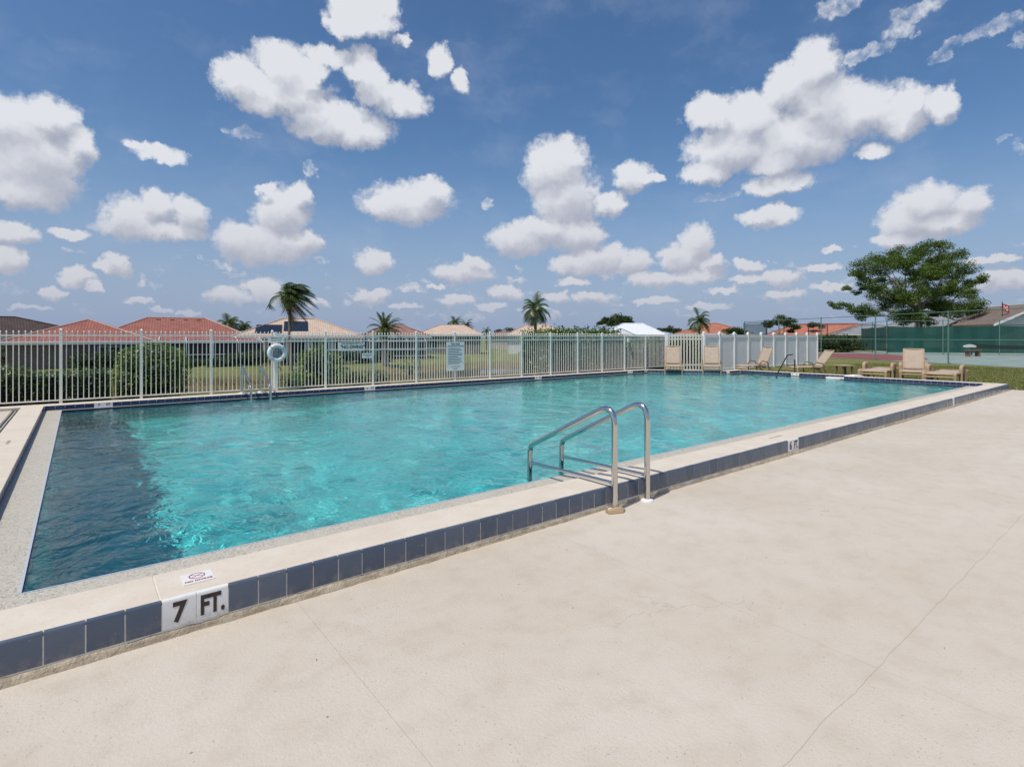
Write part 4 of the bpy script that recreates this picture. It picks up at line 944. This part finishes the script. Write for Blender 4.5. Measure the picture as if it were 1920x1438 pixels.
# ------------------------------------------------------------------ vegetation
def box_pts(g, n, sx, sy, sz, shell=.25):
    p = g.uniform(-1, 1, (n, 3)); ax = g.integers(0, 3, n); sg = np.sign(g.uniform(-1, 1, n)); k = np.arange(n)
    p[k, ax] = sg * (1 - shell * np.abs(g.normal(size=n)) * .6); p[:, 2] = np.abs(p[:, 2]) * np.where(ax == 2, 1, 1)
    p[:, 2] = (p[:, 2] + 1) / 2 if False else p[:, 2]
    return p * np.array([sx, sy, sz])
def hedge(name, label, p0, p1, wid, h0, h1_, m, size, dens, cat='hedge', seed=1, group=None, zb=None):
    p0, p1 = Vector((*p0, 0)), Vector((*p1, 0)); L = (p1 - p0).length; rz = math.atan2(p1.y - p0.y, p1.x - p0.x); c = (p0 + p1) / 2
    z = min(h1(p0.x, p0.y), h1(p1.x, p1.y)) if zb is None else zb
    r = tag(empty(name, (c.x, c.y, z), rz), label, cat, group); g = np.random.default_rng(seed)
    n = int(dens * (L * (h0 + h1_) + L * wid)); p = box_pts(g, n, L / 2, wid / 2, 1)
    hh = h0 + (h1_ - h0) * (p[:, 0] / L + .5); lump = 1 + .045 * np.sin(p[:, 0] * 2.3 + seed) + .03 * np.sin(p[:, 0] * 5.1 + p[:, 1] * 3)
    p[:, 2] = p[:, 2] * hh * lump * (1 + .06 * g.normal(size=n)); p[:, 1] *= 1 + .12 * np.sin(p[:, 2] * 3 + p[:, 0] * 1.7); p += g.normal(size=p.shape) * size * .35
    p[:, 2] = np.maximum(p[:, 2], .03)
    leaves('foliage', p, size, m, .55, .35, seed + 5, r)
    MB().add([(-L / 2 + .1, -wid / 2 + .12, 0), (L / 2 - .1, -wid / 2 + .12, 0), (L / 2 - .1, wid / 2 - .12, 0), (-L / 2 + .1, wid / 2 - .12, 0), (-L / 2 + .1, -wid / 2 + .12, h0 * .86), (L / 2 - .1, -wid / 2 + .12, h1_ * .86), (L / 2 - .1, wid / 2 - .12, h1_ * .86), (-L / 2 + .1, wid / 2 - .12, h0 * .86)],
        [(3, 2, 1, 0), (4, 5, 6, 7), (0, 1, 5, 4), (1, 2, 6, 5), (2, 3, 7, 6), (3, 0, 4, 7)]).build('foliage_core', M['hedge_core'], r)  # dark box added inside the hedge against see-through
    return r
def bush(name, label, px, d, w, h, m, size, n, seed, cat='shrub', group=None, zb=None, core=.7, dy=None):
    x, y = W(px, d); z = h1(x, y) if zb is None else zb
    r = tag(empty(name, (x, y, z)), label, cat, group); g = np.random.default_rng(seed)
    dirs = g.normal(size=(n, 3)); dirs /= np.linalg.norm(dirs, axis=1)[:, None]; rad = 1 - np.abs(g.normal(size=n)) * .16
    lump = 1 + .14 * np.sin(dirs[:, 0] * 5 + seed) * np.cos(dirs[:, 2] * 6 + seed * 2) + .10 * np.sin(dirs[:, 1] * 9 + seed)
    p = dirs * (rad * lump)[:, None]; p = np.sign(p) * np.abs(p) ** .85
    p = p * np.array([w / 2, w / 2 if dy is None else dy / 2, h / 2]) + np.array([0, 0, h / 2]); p[:, 2] = np.maximum(p[:, 2], .04)
    leaves('foliage', p, size, m, .55, .3, seed + 3, r)
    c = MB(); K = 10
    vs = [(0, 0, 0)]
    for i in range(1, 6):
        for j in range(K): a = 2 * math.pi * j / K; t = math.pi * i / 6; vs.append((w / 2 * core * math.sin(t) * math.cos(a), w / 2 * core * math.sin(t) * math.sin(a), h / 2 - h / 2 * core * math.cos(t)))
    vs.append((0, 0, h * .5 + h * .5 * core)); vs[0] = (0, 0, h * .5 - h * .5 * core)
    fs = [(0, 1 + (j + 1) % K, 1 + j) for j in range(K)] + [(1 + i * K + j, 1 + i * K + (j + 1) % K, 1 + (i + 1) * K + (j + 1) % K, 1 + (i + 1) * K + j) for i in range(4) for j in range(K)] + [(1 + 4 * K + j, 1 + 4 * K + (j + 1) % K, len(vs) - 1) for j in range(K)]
    c.add(vs, fs).build('foliage_core', M['hedge_core'], r); return r  # dark rounded core added inside the bush against see-through
hedge('hedge', 'low glossy hedge behind the fence beside the trench drain', (-3.4, 15.25), (.55, 15.35), 1.0, .98, .78, M['hedge'], .075, 900, seed=2)
bush('clipped_shrub', 'large yellow-green shrub behind the fence in front of the salmon-roofed house', 287, 13.9, 1.62, 1.45, M['shrub'], .065, 6500, 11, zb=-.06, core=.8)
bush('young_shrub', 'bright low shrub at the foot of the large yellow-green shrub', 238, 13.1, .55, .75, M['shrub'], .06, 1300, 12, zb=-.02)
bush('young_shrub', 'leafy shrub behind the fence between the ring buoy and the NO DIVING sign', 592, 16.2, 1.05, 1.42, M['shrub'], .08, 2600, 13, zb=-.12)
bush('young_shrub', 'small yellowing shrub at the fence foot right of the ring buoy', 578, 15.4, .50, .62, M['shrub'], .07, 800, 14, zb=-.06)
bush('creeper', 'thin creeper climbing the fence beside the NO DIVING sign', 628, 15.9, .60, 1.25, M['seagrape'], .07, 420, 15, zb=-.1, core=.2)
bush('creeper', 'thin creeper on the fence before the small notice', 770, 17.4, .75, 1.15, M['seagrape'], .07, 500, 16, zb=-.15, core=.2)
h_a, h_b = W(980, 21.3), W(1245, 27.5)
hedge('tall_hedge', 'tall broad-leaved hedge rising above the far end of the fence', W(1000, 20.9), W(1146, 24.6), 1.5, 1.78, 1.86, M['seagrape'], .13, 460, seed=5, zb=-.1)
hedge('tall_hedge', 'lower leafy hedge behind the fence corner before the picket section', W(1150, 24.3), W(1262, 27.3), 1.2, 1.35, 1.45, M['seagrape'], .12, 380, seed=6, zb=-.05)
hedge('dark_hedge', 'dark hedge behind the cream picket section', W(1246, 27.2), W(1345, 27.0), .9, 1.45, 1.4, M['dark_leaf'], .13, 360, seed=8, zb=-.03)
bush('creeper', 'leafy creeper on the end of the cream picket section', 1313, 24.9, .6, 1.75, M['shrub'], .10, 520, 17, zb=0, core=.25)
for k, (px, d, w, h, lb) in enumerate((
    (30, 49.5, 3.2, 2.1, 'tall dark shrub before the brown-roofed house at the edge of the photo'), (75, 49.5, 2.4, 1.7, 'dark shrub under the eave of the brown-roofed house'), (110, 50, 2.2, 2.4, 'tallest dark shrub, between the brown and salmon roofed houses'),
    (160, 49, 2.8, 1.5, 'dark shrub at the outer corner of the salmon-roofed house'), (205, 49, 2.2, 1.7, 'dark shrub under the hip peak of the salmon-roofed wing'), (262, 49, 2.6, 1.4, 'dark shrub half hidden by the large yellow-green shrub'),
    (350, 52, 2.4, .8, 'low dark shrub at the start of the lanai of the salmon-roofed house'), (410, 52, 2.8, .9, 'low dark shrub under the end of the lanai'), (450, 53, 2.8, 1.3, 'dark shrub below the palms beside the salmon roof'),
    (488, 54, 3.0, 1.6, 'dark shrub behind the ladder rails of the far pool edge'), (540, 56, 2.4, 1.2, 'dark shrub at the foot of the windblown palm'), (590, 57, 3, 1.4, 'dark shrub before the last window of the solar-panelled house'),
    (640, 58, 3, 1.6, 'dark shrub behind the NO DIVING sign'), (680, 60, 3, 1.4, 'dark shrub behind the small notice'), (715, 62, 3, 1.3, 'dark shrub under the short date palm'))):
    bush('foundation_shrub', lb, px, d, w, h, M['dark_leaf'], .22, 700, 30 + k, group='dark shrubs along the house fronts')
for k, (px, d, w, h, lb) in enumerate(((560, 30, 2.2, 1.3, 'green bank shrub just right of the ring buoy'), (610, 33, 2.8, 1.7, 'largest green bank shrub, behind the fence post before the NO DIVING sign'), (655, 32, 2.0, 1.3, 'green bank shrub below the NO DIVING sign'), (700, 36, 2.6, 1.1, 'green bank shrub at the end of the small notice'))):
    bush('bank_shrub', lb, px, d, w, h, M['shrub'], .16, 900, 70 + k, group='shrubs on the pond bank')
bush('round_shrub', 'round dark green shrub at the end of the privacy fence', 1562, 56, 5.2, 1.75, M['dark_leaf'], .22, 2600, 80, zb=0)
bush('round_shrub', 'lower clipped bush beside the white walled house', 1598, 64, 3.4, 1.2, M['dark_leaf'], .22, 1100, 81, zb=0)

def palm(label, px, py, d, fl_, nf, m, wind=0., stiff=.0, seed=1, trunk_r=.14, dead=0, zb=None, spread=(8, 100), group=None, lean=0., lw=.16):
    x, y = W(px, d); zg = h1(x, y) if zb is None else zb; zc = ZH(py, d)
    r = tag(empty('palm_tree', (x, y, zg)), label, 'palm', group); g = np.random.default_rng(seed); H = zc - zg; rt = Vector((CA, -SA, 0))
    tp = [Vector((0, 0, H * t)) + rt * lean * math.sin(t * 2.2) for t in np.linspace(0, 1, 9)]; tip = tp[-1]
    MB().tube(tp, [trunk_r * (1.35 - .5 * t) for t in np.linspace(0, 1, 9)], 8).build('trunk', M['palm_bark'], r, smooth=True)
    def fronds(n, e0, e1, mm, name):
        co, qd = [], []
        for f in range(n):
            a = 2 * math.pi * (f * .381966 + .03 * g.normal()); e = R(90 - (e0 + (e1 - e0) * ((f + .5) / n) ** .9)); ln = fl_ * g.uniform(.82, 1.08)
            dv_ = Vector((math.cos(a) * math.cos(e), math.sin(a) * math.cos(e), math.sin(e))); p = tip.copy(); K = 12; st_ = ln / K
            for k in range(K):
                t = k / K; dv_ = (dv_ + rt * wind * (.18 + .25 * t) + Vector((0, 0, -.26 * (1 - stiff) * (.35 + t)))).normalized(); q = p + dv_ * st_
                side = dv_.cross(Vector((0, 0, 1)));
                if side.length < .05: side = rt.copy()
                side.normalize(); nn = side.cross(dv_).normalized(); ll = fl_ * lw * 1.9 * math.sin(math.pi * (.12 + .86 * t)) ** .7
                for s in (-1, 1):
                    for h in (.1, .6):
                        b0 = p + (q - p) * h; tipv = b0 + side * s * ll * .80 + dv_ * ll * .55 - Vector((0, 0, ll * (.28 + .25 * (1 - stiff)))) + rt * wind * ll * .5 + nn * ll * .12
                        wv = dv_ * st_ * .26; i0 = len(co); co += [b0 - wv, b0 + wv, tipv + wv * .25, tipv - wv * .15]; qd.append((i0, i0 + 1, i0 + 2, i0 + 3))
                i0 = len(co); wv = side * .02; co += [p - wv, p + wv, q + wv, q - wv]; qd.append((i0, i0 + 1, i0 + 2, i0 + 3)); p = q
        link(name, np_mesh(name, np.array([tuple(c) for c in co]), np.array(qd), mm), r)
    fronds(nf, spread[0], spread[1], m, 'crown')
    if dead: fronds(dead, 120, 155, M['palm_dead'], 'dead_fronds')
    return r
palm('tall windblown palm in front of the solar-panelled house', 546, 557, 48, 2.5, 30, M['palm'], .60, .18, 3, .13, 6, spread=(0, 90), lean=-.15, lw=.18)
palm('short date palm with stiff radiating fronds', 722, 618, 55, 2.15, 34, M['palm'], .08, .45, 4, .30, spread=(4, 96), lw=.10)
palm('tall royal palm standing over the tall hedge', 1004, 580, 66, 2.3, 26, M['palm'], -.05, .12, 5, .17, spread=(4, 122), lw=.20)
palm('palm crown poking over the peach roof beyond the rules sign', 853, 608, 100, 2.3, 18, M['palm'], .1, .1, 6, spread=(4, 110))
palm('smaller palm crown over the end of the peach roof', 874, 612, 104, 2.0, 16, M['palm'], .1, .1, 7, spread=(4, 110))
palm('bushy palm in front of the orange-red roof', 1311, 602, 70, 2.0, 20, M['palm'], .15, .1, 8, spread=(4, 112), lw=.18, zb=-.3)
palm('leafy palm beside the salmon roof', 428, 611, 68, 2.1, 22, M['palm'], .1, .0, 9, spread=(4, 110), lw=.2)
palm('smaller palm between the salmon roof and the solar-panelled house', 457, 614, 70, 1.5, 18, M['palm'], .1, .0, 10, spread=(4, 110), lw=.2)
palm('tiny far palm between two roofs', 912, 621, 120, 1.5, 14, M['palm'], 0, 0, 18, spread=(4, 110), lw=.2)

def clump_tree(label, trunk_px, d, clumps, m, size, per, limbs, seed, zb=None, name='tree', tr=.3, cat='tree', fork=None, crown='crown', flat=.62):
    x, y = W(trunk_px, d); zg = h1(x, y) if zb is None else zb; r = tag(empty(name, (x, y, zg)), label, cat); g = np.random.default_rng(seed); b = Vector((x, y, zg)); P_ = []; tb_ = MB()
    fz = fork if fork else .5
    top = max(ZH(c[1], d) for c in clumps) - zg; forkp = Vector((0, 0, top * fz)); tb_.tube([(0, 0, -.1), (.05, 0, top * fz * .5), forkp], [tr * 1.3, tr, tr * .85], 10)
    for (px, py, rad, off) in clumps:
        cx_, cy_ = W(px, d + off); c = Vector((cx_, cy_, ZH(py, d + off))) - b; n_ = int(per * rad ** 1.7) + 12
        q = g.normal(size=(n_, 3)); q /= np.linalg.norm(q, axis=1)[:, None]; q *= (g.random(n_) ** .45)[:, None]; q[:, 2] = np.where(q[:, 2] < 0, q[:, 2] * .55, q[:, 2])
        # tufts: leaves gather round a few sub-centres
        s_ = g.normal(size=(max(4, int(6 * rad)), 3)); s_ /= np.linalg.norm(s_, axis=1)[:, None] + 1e-9; s_ *= .72; near_ = s_[g.integers(0, len(s_), n_)]; q = q * .52 + near_ * .62
        P_.append(q * np.array([rad, rad, rad * flat]) + np.array(c))
        if limbs and g.random() < limbs:
            mid = forkp.lerp(c, .5) + Vector((g.normal() * .35, g.normal() * .35, -.12 * (c - forkp).length + .2 * g.normal())); st0 = forkp.lerp(Vector((0, 0, forkp.z * .8)), g.random())
            tb_.tube([st0, st0.lerp(mid, .5) + Vector((0, 0, .25)), mid, mid.lerp(c, .55) + Vector((0, 0, .12)), c], [tr * .34, tr * .24, tr * .17, tr * .11, tr * .05], 6)
    tb_.build('trunk', M['bark'], r, smooth=True); leaves(crown, np.concatenate(P_), size, m, .34 if size < .3 else .5, .25, seed, r); return r
g = np.random.default_rng(77); CL = []
def dome(px, py, rx, ry, n, rad):
    for k in range(n):
        a = g.uniform(0, 2 * math.pi); q = g.random() ** .5; CL.append((px + rx * q * math.cos(a), py + ry * q * math.sin(a), rad * g.uniform(.75, 1.2), g.uniform(-6, 6)))
dome(1725, 535, 85, 48, 16, .9)
# crown outline: rows of clumps from the top down
for x0, x1, yy, st_ in ((1690, 1768, 470, 24), (1640, 1800, 486, 26), (1622, 1812, 506, 26), (1622, 1700, 528, 28), (1725, 1842, 526, 27), (1655, 1846, 548, 28), (1690, 1850, 570, 28), (1690, 1835, 590, 28)):
    for xx_ in np.arange(x0, x1, st_): CL.append((xx_ + g.uniform(-8, 8), yy + g.uniform(-7, 7), g.uniform(.85, 1.3), g.uniform(-5, 5)))
for c in ((1560, 571, .55), (1573, 574, .6), (1590, 577, .65), (1604, 583, .8), (1622, 580, .95), (1636, 590, .9), (1618, 596, .7), (1588, 541, .55), (1606, 548, .5), (1622, 543, .6), (1608, 513, .8), (1616, 522, .7), (1655, 575, .9), (1740, 604, .8), (1700, 604, .8), (1846, 596, .7)): CL.append((*c, g.uniform(-2, 2)))
clump_tree('big spreading pine with open crown beyond the tennis court', 1722, 66, [(a, b, c * 1.5, d) for a, b, c, d in CL], M['pine'], .23, 520, .45, 21, zb=0, name='pine_tree', tr=.42, fork=.45, flat=.72)
clump_tree('rounded dark tree beside the white metal roof', 1160, 95, [(1160, 598, 2.0, 0), (1140, 602, 1.5, 1), (1175, 602, 1.6, -1), (1128, 607, 1.1, 0), (1185, 606, 1.0, 1), (1150, 606, 1.5, -2)], M['dark_leaf'], .3, 480, .5, 22, tr=.3)
clump_tree('spreading flat-topped tree behind the dark mesh fence', 1462, 72, [(1462, 602, 1.7, 0), (1445, 608, 1.3, 1), (1480, 606, 1.4, -1), (1494, 613, .9, 0), (1436, 612, .9, 1), (1484, 620, .8, 0)], M['dark_leaf'], .24, 560, .5, 23, zb=0, tr=.2)
clump_tree('small far tree behind the fence in front of the red roof', 1530, 95, [(1530, 608, 1.2, 0), (1520, 611, .9, 0), (1541, 611, .8, 1)], M['dark_leaf'], .26, 480, .4, 24, zb=0, tr=.15)
clump_tree('low dark tree right of the white metal roof', 1248, 100, [(1240, 619, 1.3, 0), (1256, 618, 1.4, 0), (1268, 621, 1.2, 1)], M['dark_leaf'], .3, 420, .4, 25, zb=-.8, tr=.15)
clump_tree('tiny far treetop between the brown and salmon roofs', 140, 110, [(133, 617, 1.0, 0), (148, 615, 1.1, 0)], M['dark_leaf'], .3, 160, .4, 26, tr=.15)
clump_tree('low dark tree left of the dark mesh fence', 1376, 84, [(1366, 622, 1.2, 0), (1380, 620, 1.3, 0), (1390, 624, 1.1, 0)], M['dark_leaf'], .28, 420, .4, 27, zb=0, tr=.15)
clump_tree('far tree line clump over the peach roofs', 950, 140, [(935, 622, 1.5, 0), (955, 620, 1.7, 0), (968, 622, 1.4, 0)], M['dark_leaf'], .4, 130, .3, 28, tr=.15)

# ------------------------------------------------------------------ grass, reeds and litter
def blades(name, label, n, area, hgt_, m, seed, cat, wide=.012):
    g = np.random.default_rng(seed); x = g.uniform(area[0], area[1], n); y = g.uniform(area[2], area[3], n)
    if len(area) > 4: k = area[4](x, y); x, y = x[k], y[k]; n = len(x)
    z = hgt(x, y); a = g.uniform(0, 6.28, n); hh = hgt_ * g.uniform(.45, 1.2, n); w = wide * g.uniform(.6, 1.4, n); dx, dy = np.cos(a) * w, np.sin(a) * w; lx, ly = g.normal(size=n) * hh * .4, g.normal(size=n) * hh * .4
    co = np.stack([np.stack([x - dx, y - dy, z], 1), np.stack([x + dx, y + dy, z], 1), np.stack([x + lx + dx * .2, y + ly + dy * .2, z + hh], 1), np.stack([x + lx - dx * .2, y + ly - dy * .2, z + hh], 1)], 1).reshape(-1, 3)
    return tag(link(name, np_mesh(name, co, np.arange(4 * n).reshape(n, 4), m)), label, cat, kind='stuff')
def on_lawn(x, y): return (x > 21.52) & ~((x - 0) * 0 + (x * SA + y * CA) > 60)
blades('grass', 'short grass blades around the lounge chairs', 60000, (21.5, 36, -1, 12, on_lawn), .055, M['grass_blade'], 1, 'grass', .010)
blades('reeds', 'dry reeds and sedge on the pond bank', 26000, (-6, 40, 20, 46, lambda x, y: (np.sin(x * .9) + np.sin(y * .7 + x * .3) + .8 * np.sin(x * .23 + 2) > -.2) & ((x - 33) ** 2 / 169 + (y - 48) ** 2 / 80 > .9) & (y - 14.6 - np.maximum(x - 19, 0) * .73 > 4)), .30, M['reed'], 2, 'reeds', .02)
g = np.random.default_rng(9); n = 90; lx, ly = g.uniform(-1, 9, n), 3.22 - np.abs(g.normal(size=n)) * 1.1
tag(leaves('leaf_litter', np.stack([lx, ly, np.full(n, .004)], 1), .016, M['mortar'], .3, 6.0, 4), 'tiny dry leaf bits scattered on the deck', 'debris', kind='stuff')

# lettering becomes plain mesh
bpy.context.view_layer.update(); dg = bpy.context.evaluated_depsgraph_get()
for o in [o for o in col.objects if o.type == 'FONT']:
    me = bpy.data.meshes.new_from_object(o.evaluated_get(dg)); nm = o.name; par, loc, rot, sc_ = o.parent, o.location.copy(), o.rotation_euler.copy(), o.scale.copy()
    bpy.data.objects.remove(o); n_ = link('lettering', me, par, loc); n_.rotation_euler = rot; n_.scale = sc_
